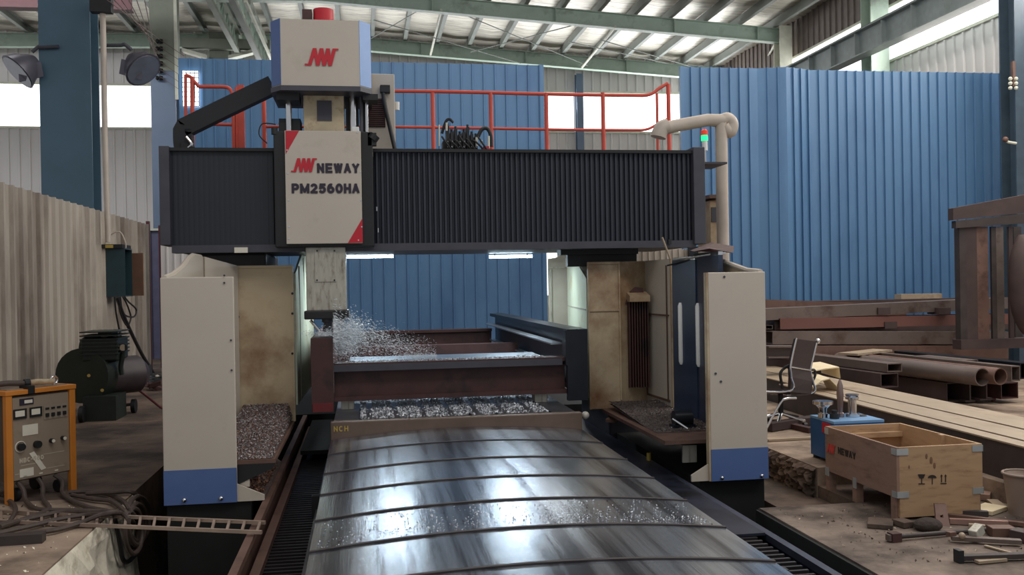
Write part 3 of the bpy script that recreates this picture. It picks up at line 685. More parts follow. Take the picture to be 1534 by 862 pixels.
for (x, y) in ((-.17, 8.9), (1.66, 8.9), (-.1, 13.8), (1.7, 13.8)):
    o = MB().box(x-.06, x+.06, y-.08, y+.08, .441, .524).build('packing_block', CAST, bevel=.004)
    tag(o, 'small pale packing block under the dark red frame', 'block', 'packing blocks under the frame')
# ------------------------------------------------------------------ LED work lamps behind the beam
for (x0, x1, lab) in ((520, 589, 'lit tube lamp under the crossbeam beside the ram'), (733, 797, 'lit tube lamp under the crossbeam further right above the workpiece')):
    a = P(x0, 385, Y=10.55); e = P(x1, 384, Y=10.55)
    r = thing('tube_lamp', lab, 'lamp', (a+e)/2)
    MB().box(a.x, e.x, 10.5, 10.62, a.z+.062, a.z+.072).build('housing_glint', WHITEP, r)  # thin white housing, shaped as the tube's reflection under the beam
    MB().tube([a, e], .017, 12).build('tube', LED, r, smooth=True)
    b = MB(); b.box(a.x+.05, a.x+.07, 10.52, 10.6, a.z+.01, 1.935); b.box(e.x-.07, e.x-.05, 10.52, 10.6, a.z+.01, 1.935); b.build('hanger', DKGREY, r, each=True)
    l = bpy.data.lights.new('tube_light', 'AREA'); l.shape = 'RECTANGLE'; l.size = e.x-a.x; l.size_y = .05; l.energy = 19; l.color = (.8, .93, 1)
    lo = bpy.data.objects.new('tube_light', l); COL.objects.link(lo); lo.location = (a+e)/2+V((0, 0, -.03))
# ------------------------------------------------------------------ splash guards
LZ = .30
def guard_left():
    r = thing('splash_guard', 'cream splash guard with blue foot on the left of the machine', 'guard', (-1.2, 7.17, 0))
    fp = MB().box(-1.474, -.955, 7.16, 7.19, .0, 1.672).build('front_panel', CREAM, r, bevel=.006)
    MB().box(-1.474, -.955, 7.155, 7.159, .0, .255).build('blue_foot', BLUEP, fp)
    b = MB()
    for x in (-1.33, -1.07): b.sph((x, 7.15, .035), .018, n=10)
    b.build('foot_bolt', CHROME, fp, smooth=True, each=True)
    b = MB()
    for (x, y) in ((336, 424), (346, 510), (347, 555), (336, 413)): c = P(x, y, Y=7.155); b.tube([c, c-V((0, .004, 0))], .008, 8)
    b.build('panel_rivet', DKGREY, fp, each=True)
    # outer wall with curved top
    pr = [V((-1.45, 7.19, 0)), V((-1.45, 7.19, 1.67)), V((-1.45, 7.5, 1.7)), V((-1.45, 7.85, 1.76)), V((-1.45, 8.15, 1.84)), V((-1.45, 8.35, 1.875)), V((-1.45, 8.75, 1.875)), V((-1.45, 8.75, 0))]
    MB().prism(pr, (.025, 0, 0)).build('side_panel', CREAM, r)
    b = MB(); b.tube(pr[1:7], .02, 8); b.build('rim', CREAM, r, smooth=True)
    # diagonal panel then back panel
    pp = [V((-1.43, 8.76, 0)), V((-1.2, 9.2, 0))]
    MB().prism([pp[0]+V((0, 0, LZ)), pp[1]+V((0, 0, LZ)), pp[1]+V((0, 0, 1.80)), pp[0]+V((0, 0, 1.875))], (.02, -.02, 0)).build('corner_panel', CREAM, r)
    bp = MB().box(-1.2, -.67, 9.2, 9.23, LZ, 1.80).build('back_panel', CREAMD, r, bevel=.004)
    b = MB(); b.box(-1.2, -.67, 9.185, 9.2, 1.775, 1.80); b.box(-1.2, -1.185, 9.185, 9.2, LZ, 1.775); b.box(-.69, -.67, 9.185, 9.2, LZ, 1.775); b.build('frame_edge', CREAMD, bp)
    b = MB()
    for (x, y) in ((438, 440), (438, 470), (438, 530), (357, 475), (357, 535)): c = P(x, y, Y=9.185); b.tube([c, c-V((0, .004, 0))], .012, 8)
    b.build('panel_bolt', BLACK, bp, each=True)
    MB().prism([V((-.67, 9.24, .45)), V((-.62, 11.4, .45)), V((-.62, 11.4, 1.93)), V((-.67, 10.2, 1.93)), V((-.67, 9.24, 1.72))], (.02, 0, 0)).build('inner_panel', GREENW, r)
    b = MB(); b.box(-.652, -.635, 9.6, 9.63, .45, 1.8); b.box(-.652, -.635, 10.3, 10.33, .45, 1.9); b.build('panel_seam', CAST, r)
    # ledge that catches chips
    lg = MB().box(-1.42, -.68, 7.2, 9.19, LZ-.03, LZ).build('chip_ledge', RUST, r)
    MB().prism([V((-.955, 7.2, LZ-.031)), V((-.68, 7.2, LZ-.031)), V((-.70, 7.2, LZ-.07)), V((-.955, 7.2, .12))], (0, .05, 0)).build('ledge_bracket', BLACK, r, each=True)
    MB().prism([V((-.955, 7.17, .0)), V((-.76, 7.17, 0.0)), V((-.76, 7.17, .04)), V((-.955, 7.17, .13))], (0, .02, 0)).build('foot_plate', CREAM, r)
    MB().box(-.955, -.87, 7.205, 7.225, .10, .2).build('tab_plate', CREAM, r)
    MB().prism([V((-.95, 7.24, -.004)), V((-.76, 7.24, -.004)), V((-.76, 8.6, -.004)), V((-.95, 8.6, .15))], (0, 0, .03)).build('chute_plate', CHIPB, r)
    return r
guard_left()
def guard_right():
    r = thing('splash_guard', 'cream splash guard with blue foot on the right of the machine', 'guard', (2.9, 7.03, 0))
    fp = MB().box(2.675, 3.15, 7.02, 7.05, .0, 1.645).build('front_panel', CREAM, r, bevel=.006)
    MB().box(2.675, 3.15, 7.014, 7.018, .0, .25).build('blue_foot', BLUEP, fp)
    b = MB()
    for x in (2.76, 3.09): b.sph((x, 7.01, .025), .016, n=10)
    b.build('foot_bolt', CHROME, fp, smooth=True, each=True)
    b = MB()
    for (x, y) in ((1072, 560), (1080, 572), (1085, 415)): c = P(x, y, Y=7.017); b.tube([c, c-V((0, .003, 0))], .01, 7)
    b.build('scuff_mark', DKGREY, fp, each=True)
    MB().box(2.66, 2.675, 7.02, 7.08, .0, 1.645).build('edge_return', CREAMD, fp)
    pr = [V((3.125, 7.05, 0)), V((3.125, 7.05, 1.645)), V((3.125, 7.3, 1.66)), V((3.125, 7.9, 1.76)), V((3.125, 8.4, 1.80)), V((3.125, 8.55, 1.80)), V((3.125, 8.55, 0))]
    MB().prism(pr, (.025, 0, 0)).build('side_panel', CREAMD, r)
    b = MB(); b.tube(pr[1:6], .022, 8); b.build('rim', CREAM, r, smooth=True)
    # back panels
    xa, xb = P(880, 400, Y=9.2).x, P(928, 400, Y=9.2).x
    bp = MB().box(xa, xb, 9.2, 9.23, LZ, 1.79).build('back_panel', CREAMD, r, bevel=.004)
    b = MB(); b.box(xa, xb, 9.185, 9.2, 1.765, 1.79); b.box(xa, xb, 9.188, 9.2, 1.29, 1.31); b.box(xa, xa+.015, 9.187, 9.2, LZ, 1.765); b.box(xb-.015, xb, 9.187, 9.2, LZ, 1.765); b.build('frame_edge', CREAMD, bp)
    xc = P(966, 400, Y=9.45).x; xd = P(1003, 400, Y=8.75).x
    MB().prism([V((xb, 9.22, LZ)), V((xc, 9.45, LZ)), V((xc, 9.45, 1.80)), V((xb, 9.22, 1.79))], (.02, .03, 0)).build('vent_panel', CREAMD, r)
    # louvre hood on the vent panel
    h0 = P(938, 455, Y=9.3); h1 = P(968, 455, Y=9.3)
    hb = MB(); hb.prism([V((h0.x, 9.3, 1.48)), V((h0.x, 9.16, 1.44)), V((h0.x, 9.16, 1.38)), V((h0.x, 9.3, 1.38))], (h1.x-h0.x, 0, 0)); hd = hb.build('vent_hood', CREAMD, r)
    b = MB()
    for i in range(8): x = h0.x+.012+(h1.x-h0.x-.02)*i/7; b.box(x-.006, x+.006, 9.22, 9.3, .5, 1.38)
    b.build('louvre', RUSTD, hd)
    b = MB(); b.prism([P(936, 456, Y=9.27), P(968, 456, Y=9.27), P(963, 432, Y=9.27), P(952, 430, Y=9.27), P(944, 437, Y=9.27)], (0, .02, 0)); b.build('vent_opening', RUSTD, hd)
    wp = MB().prism([V((xc, 9.45, LZ)), V((xd, 8.75, LZ)), V((xd, 8.75, 1.80)), V((xc, 9.45, 1.80))], (.02, .02, 0)).build('wing_panel', CREAM, r)
    u = (V((xd, 8.75, 0))-V((xc, 9.45, 0))); nrm = V((-.9, -.45, 0)).normalized()
    def on(t, z, d=.004): return V((xc, 9.45, z))+u*t+nrm*d
    b = MB()
    for (t0, t1, z0, z1) in ((.04, .96, 1.24, 1.255), (.88, .9, .42, 1.74), (.04, .96, .40, .42), (.04, .06, .42, 1.24)):
        b.prism([on(t0, z0), on(t1, z0), on(t1, z1), on(t0, z1)], nrm*.012)
    b.build('panel_seam', RUST, wp)
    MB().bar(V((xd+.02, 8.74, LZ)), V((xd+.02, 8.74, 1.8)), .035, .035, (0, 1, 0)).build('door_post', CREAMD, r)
    # hooded inner panel behind the right end of the table
    xi, xo, xe = P(880, 500, Y=9.32).x-.005, P(851, 500, Y=11.2).x, P(823, 500, Y=11.24).x
    zq = lambda px, py, Y: P(px, py, Y=Y).z
    MB().prism([V((xi, 9.32, .4)), V((xo, 11.2, .4)), V((xo, 11.2, zq(851, 378, 11.2))), V((xi+(xo-xi)*.75, 10.73, zq(858, 380, 10.73))), V((xi+.02, 9.45, zq(878, 414, 9.45))), V((xi, 9.32, zq(880, 418, 9.32)))], (.03, .005, 0)).build('inner_panel', GREENW, r)
    b = MB(); f_ = lambda t, z: V((xi+(xo-xi)*t-.006, 9.32+1.88*t, z))
    for z0 in (1.0, 1.3): b.prism([f_(.03, z0), f_(.97, z0), f_(.97, z0+.012), f_(.03, z0+.012)], (.01, 0, 0))
    b.build('panel_seam', CAST, r, each=True)
    ep = MB().prism([V((xe, 11.24, .4)), V((xo+.02, 11.24, .4)), V((xo+.02, 11.24, zq(851, 378, 11.24))), V((xe+.1, 11.24, zq(836, 386, 11.24))), V((xe, 11.24, zq(823, 388, 11.24)))], (0, .03, 0)).build('end_panel', mat('grey_cream_paint', (168, 160, 148), .5, var=.06), r)
    b = MB(); b.box(xe, xo, 11.22, 11.238, zq(836, 402, 11.2), zq(836, 400, 11.2)); b.box(xe+.02, xe+.035, 11.22, 11.238, .5, zq(836, 404, 11.2)); b.build('panel_fold', CAST, ep)
    # ledge
    MB().prism([V((2.36, 7.2, LZ-.03)), V((3.12, 7.2, LZ-.03)), V((3.12, 9.4, LZ-.03)), V((2.36, 9.19, LZ-.03))], (0, 0, .03)).build('chip_ledge', RUST, r)
    b = MB()
    for y in (7.9, 8.7): b.prism([V((2.4, y, LZ-.031)), V((3.1, y, LZ-.031)), V((3.1, y, .0))], (0, .03, 0))
    b.build('ledge_bracket', DKGREY, r, each=True)
    MB().prism([V((2.52, 7.04, .0)), V((2.66, 7.04, 0)), V((2.66, 7.04, .13)), V((2.52, 7.04, .05))], (0, .02, 0)).build('foot_plate', CREAM, r)
    MB().box(2.54, 2.66, 7.3, 7.32, .1, .24).build('tab_plate', CAST, r)
    MB().bar((2.36, 8.9, .22), (2.5, 9.05, .26), .1, .03).build('deflector', RUST, r)
    return r
guard_right()
# folding navy door leaves standing in the right guard
def door_leaf(pa, pb, zt0, lab, th):
    r = thing('folding_door', lab, 'door', ((pa[0]+pb[0])/2, (pa[1]+pb[1])/2, .305))
    a = V((pa[0], pa[1], 0)); c = V((pb[0], pb[1], 0)); d = (c-a).normalized(); n = V((d.y, -d.x, 0))
    MB().prism([a+V((0, 0, .305)), c+V((0, 0, .305)), c+V((0, 0, zt0)), a+V((0, 0, zt0))], n*.04).build('leaf', mat('navy_door_paint', (50, 62, 84), .3, .2, var=.1), r)
    b = MB(); L = (c-a).length
    b.prism([a+d*L*.0+n*.04+V((0, 0, zt0)), c+n*.04+V((0, 0, zt0)), c-n*.0+V((0, 0, zt0)), a-n*.0+V((0, 0, zt0))], (0, 0, .03)); b.build('track', CHROME, r)
    b = MB(); k = a+d*L*th+n*.041
    b.tube([k+V((0, 0, .80)), k+V((0, 0, .83)), k+V((0, 0, 1.35)), k+V((0, 0, 1.38))], [.014, .026, .026, .014], 10); b.build('pull_handle', WHITEP, r, smooth=True)
    return r
def PX(px, Y): p = P(px, 400, Y=Y); return (p.x, Y)
door_leaf(PX(1012, 8.55), PX(1047, 8.15), 1.775, 'narrow navy folding door leaf beside the cream door post', .36)
door_leaf(PX(1046, 8.2), PX(1083, 7.6), 1.80, 'navy folding door leaf close to the right cream front panel', .15)
r = thing('hinge_rail', 'chrome slide rail lying over the tops of the navy doors', 'slide rail', (P(1050, 386, Y=8.0).x, 8.0, 1.83))
b = MB(); b.bar(P(1012, 391, Y=8.5), P(1082, 379, Y=7.65), .07, .012); b.build('rail', CHROME, r)
b = MB(); b.box(P(1052, 384, Y=7.95).x, P(1072, 384, Y=7.95).x, 7.9, 8.0, 1.835, 1.86); b.build('plate', WHITEP, r)
b = MB(); b.tube([P(1000, 398, Y=8.55), P(1072, 380, Y=7.9)], .008, 6); b.build('rod', BLACK, r)
r = thing('door_motor', 'small dark drive unit on the right chip ledge below the navy doors', 'motor', P(1025, 632, Y=7.75))
c = P(1022, 622, Y=7.85); c.z = .38
b = MB(); b.tube([c+V((-.08, 0, 0)), c+V((.08, 0, 0))], .07, 14); b.box(c.x-.1, c.x+.1, c.y-.06, c.y+.06, .302, .33); b.build('body', NAVY, r, smooth=True)
MB().tube([P(1008, 628, Y=7.7), P(1031, 643, Y=7.55)], .01, 6).build('rod', CHROME, r)
MB().tube([c+V((.24, -.2, .02)), c+V((.28, -.2, .02))], .13, 20).build('wheel', RUSTD, r, smooth=True, each=True)
tag(MB().prism([P(1040, 382, Y=7.75)+V((0, 0, .03)), P(1063, 376, Y=7.7)+V((0, 0, .02)), P(1098, 379, Y=7.7)+V((0, 0, .0)), P(1100, 371, Y=7.9)+V((0, 0, .01)), P(1072, 368, Y=7.9)+V((0, 0, .02))], (0, .1, .012)).build('rubber_mat', RUSTD), 'brown scrap of rubber lying on top of the navy doors', 'mat')
tag(MB().tube([P(992, 356, Y=8.7), P(1004, 388, Y=8.74)], .01, 6).build('thin_rod', PALEST), 'thin pale rod leaning above the cream wing panel', 'rod')
# grey sheet stack seen under the beam at right
r = thing('sheet_screen', 'ribbed grey sheet screen behind the right guard under the beam', 'screen', (3.3, 11.5, 0))
b = MB(); corr(b, (P(955, 380, Y=11.5).x, 11.5), (P(1032, 380, Y=11.5).x, 11.5), 0, P(985, 374, Y=11.5).z, .08, .02, (0, -1)); b.build('sheet', LWALL, r)
MB().box(P(1025, 0, Y=11.45).x, P(1046, 0, Y=11.45).x, 11.4, 11.48, 0, P(1030, 370, Y=11.45).z).build('post', NAVY, r)
r = thing('control_pillar', 'cream service cabinet behind the right end of the crossbeam', 'cabinet', (3.8, 10.2, 0))
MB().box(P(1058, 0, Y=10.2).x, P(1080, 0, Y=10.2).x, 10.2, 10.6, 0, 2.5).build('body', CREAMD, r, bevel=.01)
MB().box(P(1058, 0, Y=10.2).x-.02, P(1079, 0, Y=10.2).x, 10.15, 10.6, 2.52, 2.56).build('roof', RUST, r)
MB().box(P(1060, 0, Y=10.2).x, P(1078, 0, Y=10.2).x, 10.19, 10.2, 2.25, 2.42).build('recess', DKGREY, r)
# exhaust pipe
r = thing('extraction_pipe', 'fat warm grey extraction pipe bent over the right end of the crossbeam', 'pipe', (P(1082, 370, Y=9.9).x, 9.9, 0))
X1 = P(1082, 300, Y=9.9).x; zz = P(1082, 180, Y=9.9).z
MB().tube([(X1, 9.9, 0), (X1, 9.9, zz-.02)], .068, 18).build('riser', GREYP, r, smooth=True)
q = [P(1083, 181, Y=9.9), P(1060, 180, Y=9.9), P(1010, 189, Y=9.9), P(993, 193, Y=9.9)]
MB().tube(q, [.075, .07, .07, .075], 16).build('arm', GREYP, r, smooth=True)
MB().tube(spl([P(1000, 189, Y=9.9), P(992, 192, Y=9.9), P(988, 199, Y=9.9), P(986, 206, Y=9.9)]), .085, 16).build('outlet_elbow', GREYP, r, smooth=True)
MB().tube(spl([P(1080, 181, Y=9.9), P(1090, 178, Y=9.9), P(1097, 186, Y=9.9), P(1093, 198, Y=9.9), P(1084, 189, Y=9.9)]), [.07]*25, 14).build('bend', GREYP, r, smooth=True)
# signal tower
r = thing('signal_tower', 'small signal tower light glowing green at the right end of the crossbeam', 'signal light', P(1056, 250, Y=9.6))
cb = P(1055, 195, Y=9.6)
MB().tube([P(1057, 248, Y=9.6), P(1056, 224, Y=9.6)], .012, 8).build('pole', CHROME, r, smooth=True)
MB().tube([P(1056, 226, Y=9.6), P(1055.5, 211, Y=9.6)], .03, 12).build('collar', WHITEP, r, smooth=True)
MB().tube([P(1055.5, 211, Y=9.6), P(1055, 203, Y=9.6)], .036, 14).build('green_lens', GRN, r, smooth=True)
MB().tube([P(1055, 203, Y=9.6), P(1055, 196, Y=9.6), P(1055, 194, Y=9.6)], [.036, .036, .02], 14).build('red_lens', ORG, r, smooth=True)
MB().box(3.32, P(1064, 0, Y=9.6).x, 9.2, 9.65, P(1056, 250, Y=9.6).z-.02, P(1056, 250, Y=9.6).z).build('bracket', DKGREY, r)
# chiller cabinet behind the carriage
r = thing('oil_cooler', 'cream oil cooler cabinet with a dark grille beside the motor head', 'cabinet', (.22, 9.9, 2.845))
MB().box(.02, .345, 9.6, 10.2, 2.845, 3.745).build('body', CREAM, r, bevel=.008)
b = MB(); b.box(.02, .245, 9.585, 9.6, 3.2, 3.49)
for i in range(14): b.bar((.02, 9.578, 3.215+.02*i), (.245, 9.578, 3.215+.02*i), .012, .008)
b.build('grille', RUSTD, r)
MB().box(P(567, 0, Y=9.55).x, P(582, 0, Y=9.55).x, 9.52, 9.6, P(0, 137, Y=9.55).z+.04, P(0, 125, Y=9.55).z+.04).build('junction_box', BLACK, r, bevel=.006)
MB().tube(spl([P(574, 137, Y=9.55), P(577, 160, Y=9.52), P(585, 195, Y=9.5), P(593, 230, Y=9.45)]), .022, 10).build('hose', BLACK, r, smooth=True)
b = MB(); b.tube([P(595, 153, Y=9.9), P(595, 165, Y=9.9)], .025, 10); b.build('valve_knob', WHITEP, r, smooth=True)
MB().box(.345, .53, 9.7, 9.76, 2.845, 2.875).build('foot_strip', GREYP, r)
# cable carrier arm
r = thing('cable_carrier', 'black cable carrier rising from the crossbeam to the motor head', 'cable carrier', (-1.6, 9.4, 2.845))
pts = [V((-1.66, 9.4, 2.85)), V((-1.69, 9.4, 2.98)), P(275, 193, Y=9.4), P(340, 161, Y=9.4), P(409, 128, Y=9.4)]
b = MB()
sp = spl(pts[:3], 8)+pts[3:]; ring_ = []
for i, p_ in enumerate(sp):
    t_ = (sp[min(i+1, len(sp)-1)]-sp[max(i-1, 0)]).normalized(); u_ = V((0, 1, 0)); n_ = t_.cross(u_).normalized()
    ring_.append([p_+u_*.07*a_+n_*.085*c_ for a_, c_ in ((-1, -1), (1, -1), (1, 1), (-1, 1))])
vv = [q_ for r_ in ring_ for q_ in r_]; ff = [(4*i+j, 4*i+(j+1) % 4, 4*i+4+(j+1) % 4, 4*i+4+j) for i in range(len(ring_)-1) for j in range(4)]
b.add(vv, ff+[(3, 2, 1, 0), tuple(4*(len(ring_)-1)+j for j in range(4))])
b.build('carrier', BLACK, r)
MB().tube(spl([P(279, 205, Y=9.3), P(287, 216, Y=9.3), P(282, 222, Y=9.3)]), .015, 8).build('hose_end', CHROME, r, smooth=True)
MB().prism([V((-1.70, 9.3, 2.846)), V((-1.50, 9.3, 2.846)), V((-1.55, 9.3, 2.93)), V((-1.7, 9.3, 3.0))], (0, .1, 0)).build('foot', BLACK, r)
# red guard railing on top of the beam
RL = thing('guard_railing', 'red tubular guard railing along the top of the crossbeam', 'railing', (.8, 10.4, 2.845))
YR = 10.4
def rp(x, y, dy=0): return P(x, y, Y=YR+dy)
for x in (395, 648, 735, 818, 903):
    t = rp(x, 140); MB().tube([(t.x, YR, 2.846), (t.x, YR, rp(x, 139).z)], .024, 10).build('post', RAILRED, RL, smooth=True)
for x, y in ((1001, 126), (984, 140)):
    t = rp(x, y); MB().tube([(t.x, YR, 2.846), (t.x, YR, t.z)], .024 if x > 990 else .016, 10).build('post', RAILRED, RL, smooth=True)
MB().tube(spl([rp(392, 139), rp(520, 137), rp(648, 137), rp(818, 141), rp(940, 143), rp(972, 142), rp(988, 132), rp(1000, 125)]), .02, 10).build('top_rail', RAILRED, RL, smooth=True)
MB().tube(spl([rp(395, 190), rp(520, 190), rp(648, 191), rp(818, 194), rp(940, 195), rp(968, 194), rp(985, 186), rp(1000, 178)]), .016, 10).build('mid_rail', RAILRED, RL, smooth=True)
RC = thing('access_ladder', 'red access ladder frame at the left end of the crossbeam', 'ladder', (-1.6, 10.4, 2.845))
b = MB(); b.tube(spl([rp(298, 130), rp(320, 130), rp(340, 131), rp(347, 138), rp(349, 150)]), .02, 10); b.tube([rp(349, 150), V((rp(349, 150).x, YR, 2.846))], .02, 10); b.build('hoop', RAILRED, RC, smooth=True)
MB().tube([rp(312, 186), rp(347, 187)], .018, 10).build('mid_rail', RAILRED, RC, smooth=True)
for x, y0, rr in ((288, 115, .022), (278, 112, .016)):
    MB().tube([rp(x, y0), V((rp(x, 226).x, YR, 2.846))], rr, 10).build('stile', RAILRED, RC, smooth=True)
MB().tube([rp(278, 112), rp(285, 115), rp(298, 130)], .018, 8).build('top_rail', RAILRED, RC, smooth=True)
MB().tube([rp(278, 184), rp(287, 178)], .014, 8).build('rung', RAILRED, RC, smooth=True)
b = MB(); X = rp(360, 130).x; b.box(X-.035, X+.035, YR, YR+.05, 2.846, rp(360, 127).z); b.build('gate_post', RAILRED, RC)
MB().tube([V((rp(353.5, 135).x, YR, 2.846)), rp(353.5, 131)], .014, 8).build('gate_stile', RAILRED, RC, smooth=True)
# hydraulic valve block
HV = thing('valve_block', 'black hydraulic valve block with many small valves on the crossbeam', 'valve block', (1.03, 9.4, 2.84))
def hv(x, y, Y=9.4): return P(x, y, Y=Y)
z0 = 2.841
b = MB(); b.box(hv(657, 0).x, hv(745, 0).x, 9.3, 9.7, z0, z0+.07); b.box(hv(660, 0).x, hv(712, 0).x, 9.42, 9.6, z0+.07, z0+.2); b.build('manifold', BLACK, HV, bevel=.006)
for i in range(8):
    x = hv(667+6*i, 0).x; h = (.34, .28, .31, .26, .28, .33, .26, .24)[i]
    b = MB(); b.box(x-.014, x+.014, 9.36, 9.5, z0+.1, z0+h); b.tube([(x, 9.4, z0+h), (x, 9.4, z0+h+.03)], .012, 8); v_ = b.build('valve', BLACK, HV)
    MB().tube([(x, 9.355, z0+.13), (x, 9.34, z0+.13)], .01, 8).build('plug', CHROME, v_)
    MB().tube([(x, 9.355, z0+.18), (x, 9.34, z0+.18)], .007, 8).build('plug', CHROME, v_)
for i in range(7):
    x = 662+9*i
    MB().tube(spl([hv(x, 205+3*(i % 3), 9.34), hv(x+5, 212, 9.28), hv(x+12+3*(i % 2), 222, 9.28), hv(x+16, 230, 9.32)]), .01, 7).build('hose', BCABLE, HV, smooth=True)
for (x, ya, yb_, rr) in ((658, 187, 219, .008), (669, 184, 196, .01), (714, 206, 219, .012), (721, 210, 216, .012), (732, 204, 222, .012)):
    MB().tube([hv(x, ya, 9.33), hv(x, yb_, 9.33)], rr, 8).build('fitting', PALEP, HV, smooth=True)
MB().box(hv(719, 0).x, hv(727, 0).x, 9.3, 9.38, z0+.07, z0+.13).build('red_block', RED, HV)
MB().tube(spl([hv(716, 205), hv(722, 194), hv(730, 193), hv(735, 203), hv(736, 220)]), .02, 9).build('hose_loop', BLACK, HV, smooth=True)
MB().tube(spl([hv(662, 200), hv(668, 182), hv(674, 179), hv(679, 184)]), .014, 9).build('hose_loop', BLACK, HV, smooth=True)
MB().box(hv(661, 0).x, hv(672, 0).x, 9.27, 9.3, z0+.02, z0+.05).build('name_plate', WHITEL, HV)
# ------------------------------------------------------------------ chip conveyors both sides
def conveyor(s, label):
    # s=-1 left, +1 right ; ex is the outer rail
    ex = -.775 if s < 0 else 2.50
    r = thing('chip_conveyor', label, 'conveyor', (ex, 8, -1.25))
    k = 1 if s < 0 else -1
    b = MB(); b.box(min(ex, ex+k*.05), max(ex, ex+k*.05), 2.6, 13.8, -.05, -.006); b.box(min(ex, ex+k*.012), max(ex, ex+k*.012), 2.6, 13.8, -.3, -.05); b.build('outer_rail', RUST if s < 0 else mat('slate_rail', (62, 66, 82), .45, .4, var=.2), r)
    b = MB(); a = ex+k*.06; b.box(min(a, a+k*.06), max(a, a+k*.06), 2.6, 13.8, -.2, -.15); b.build('wear_strip', RUST if s < 0 else NAVY, r)
    a = ex+k*.12; w_ = .25
    zo = 0 if s < 0 else .18
    b = MB(); b.box(min(a, a+k*w_), max(a, a+k*w_), 2.6, 13.8, -.26+zo, -.235+zo)
    for i in range(96):
        y = 2.7+i*.075; b.box(min(a, a+k*w_), max(a, a+k*w_), y, y+.022, -.235+zo, -.195+zo)
    b.build('slat_belt', mat('dark_belt_steel', (58, 54, 56), .4, .5, var=.3), r)
    a = ex+k*.38; b = MB(); b.box(min(a, a+k*.035), max(a, a+k*.035), 2.6, 11, -.3, -.12); b.build('inner_rail', mat('worn_rail', (92, 90, 96), .4, .6, var=.3), r)
    b = MB()
    for y in ((5.0, 7.3) if s < 0 else (4.6, 6.1, 7.2)): b.box(a-.03, a+.05, y, y+.07, -.2, -.02 if s < 0 else .06)
    b.build('roller_bracket', BLACK, r, each=True)
    b = MB(); b.box(min(ex, ex+k*.42), max(ex, ex+k*.42), 2.6, 13.8, -1.25, -.3); b.build('support', PIT, r)
    return r
conveyor(-1, 'chip conveyor trough with dark slat belt left of the steel way cover')
cr_ = conveyor(1, 'chip conveyor trough with dark slat belt right of the steel way cover')
MB().box(-.66, -.30, 9.6, 11.8, -.1, -.06).build('belt_hood', PIT, bpy.data.objects['chip_conveyor'])
MB().box(2.09, 2.44, 5.5, 11.5, -.012, .004).build('belt_hood', mat('slate_hood', (44, 48, 62), .4, .4, var=.4, scale=4, dirt=(22, 22, 27)), cr_)
MB().tube([(2.47, 8.0, -.006), (2.47, 8.0, .06)], .02, 8).build('stub_pin', YELTXT, cr_)
# ------------------------------------------------------------------ left side: welder and cables
WA = V((-2.645, 7.445, 0)); WBp = V((-2.285, 7.885, 0)); wx = (WBp-WA).normalized(); WW = (WBp-WA).length; wn = V((wx.y, -wx.x, 0)); wz = V((0, 0, 1))
W = thing('welding_machine', 'orange framed welding machine with taupe front panel on the left floor', 'welder', (WA+WBp)/2)
def wp_(x, z, d=0): return WA+wx*x+wz*z+wn*d
def wbox(b, x0, x1, z0, z1, d0, d1, m=0):
    return b.hexa([wp_(x0, z0, d0), wp_(x1, z0, d0), wp_(x1, z0, d1), wp_(x0, z0, d1), wp_(x0, z1, d0), wp_(x1, z1, d0), wp_(x1, z1, d1), wp_(x0, z1, d1)], m)
b = MB(); wbox(b, .03, WW-.03, .16, .80, -.55, -.02); b.build('case', mat('dark_taupe_case', (84, 72, 62), .5, var=.1), W)
fp = wbox(MB(), .055, WW-.055, .17, .79, -.019, -.004).build('front_panel', TAUPE, W)
for x in (0, WW-.05):
    for d in (-.04, -.6):
        wbox(MB(), x, x+.05, .0 if d > -.1 else .04, .81, d, d+.045).build('corner_post', ORANGE, W, bevel=.004)
b = MB(); wbox(b, -.005, WW+.005, .81, .845, -.61, .012); b.build('top_frame', ORANGE, W, bevel=.004)
wbox(MB(), .04, WW-.04, .845, .85, -.56, -.045).build('top_sheet', TAUPE, W)
b = MB()
for x in (.06, WW-.14): b.tube([wp_(x, .06, -.35), wp_(x+.04, .06, -.35)], .06, 16)
for x in (.10, WW-.12): b.tube([wp_(x, .05, -.08), wp_(x+.03, .05, -.08)], .05, 14)
b.build('wheel', BLACK, W, smooth=True, each=True)
ring = [wp_(WW-.11, .885, -.1)+.03*(math.cos(a)*wx+math.sin(a)*wz) for a in [i*math.pi/6 for i in range(13)]]
b = MB(); b.tube(ring, .008, 8); b.tube([wp_(WW-.11, .845, -.1), wp_(WW-.11, .86, -.1)], .012, 8); b.build('eye_bolt', CHROME, W, smooth=True)
# panel features: u across 0..1, v from top 0..1
PW, PH2 = WW-.11, .62
def fr(u, v): return (.055+u*PW, .79-v*PH2)
def fbox(name, u0, u1, v0, v1, d0, d1, m, par=None, lab=None):
    x0, z1 = fr(u0, v0); x1, z0 = fr(u1, v1); b = MB(); wbox(b, x0, x1, z0, z1, d0, d1); return b.build(name, m, par or fp, label=lab)
fbox('badge', .12, .36, .02, .10, -.003, .001, DARKTXT)
fbox('badge_stripe', .2, .34, .04, .08, .001, .002, WHITEL)
for (u0, u1) in ((.01, .23), (.29, .50)):
    fbox('meter', u0, u1, .14, .26, -.003, .008, BLACK); fbox('meter_face', u0+.02, u1-.04, .16, .23, .008, .010, WHITEL)
fbox('switch_bank', .54, .97, .14, .31, -.003, .001, mat('panel_grey', (150, 138, 122), .5))
for i in range(4):
    fbox('switch', .565+.105*i, .62+.105*i, .235, .28, .001, .012, BLACK); fbox('lamp_pair', .565+.105*i, .63+.105*i, .165, .19, .001, .006, BLACK)
fbox('instruction_label', .16, .43, .345, .475, -.003, 0, WHITEL)
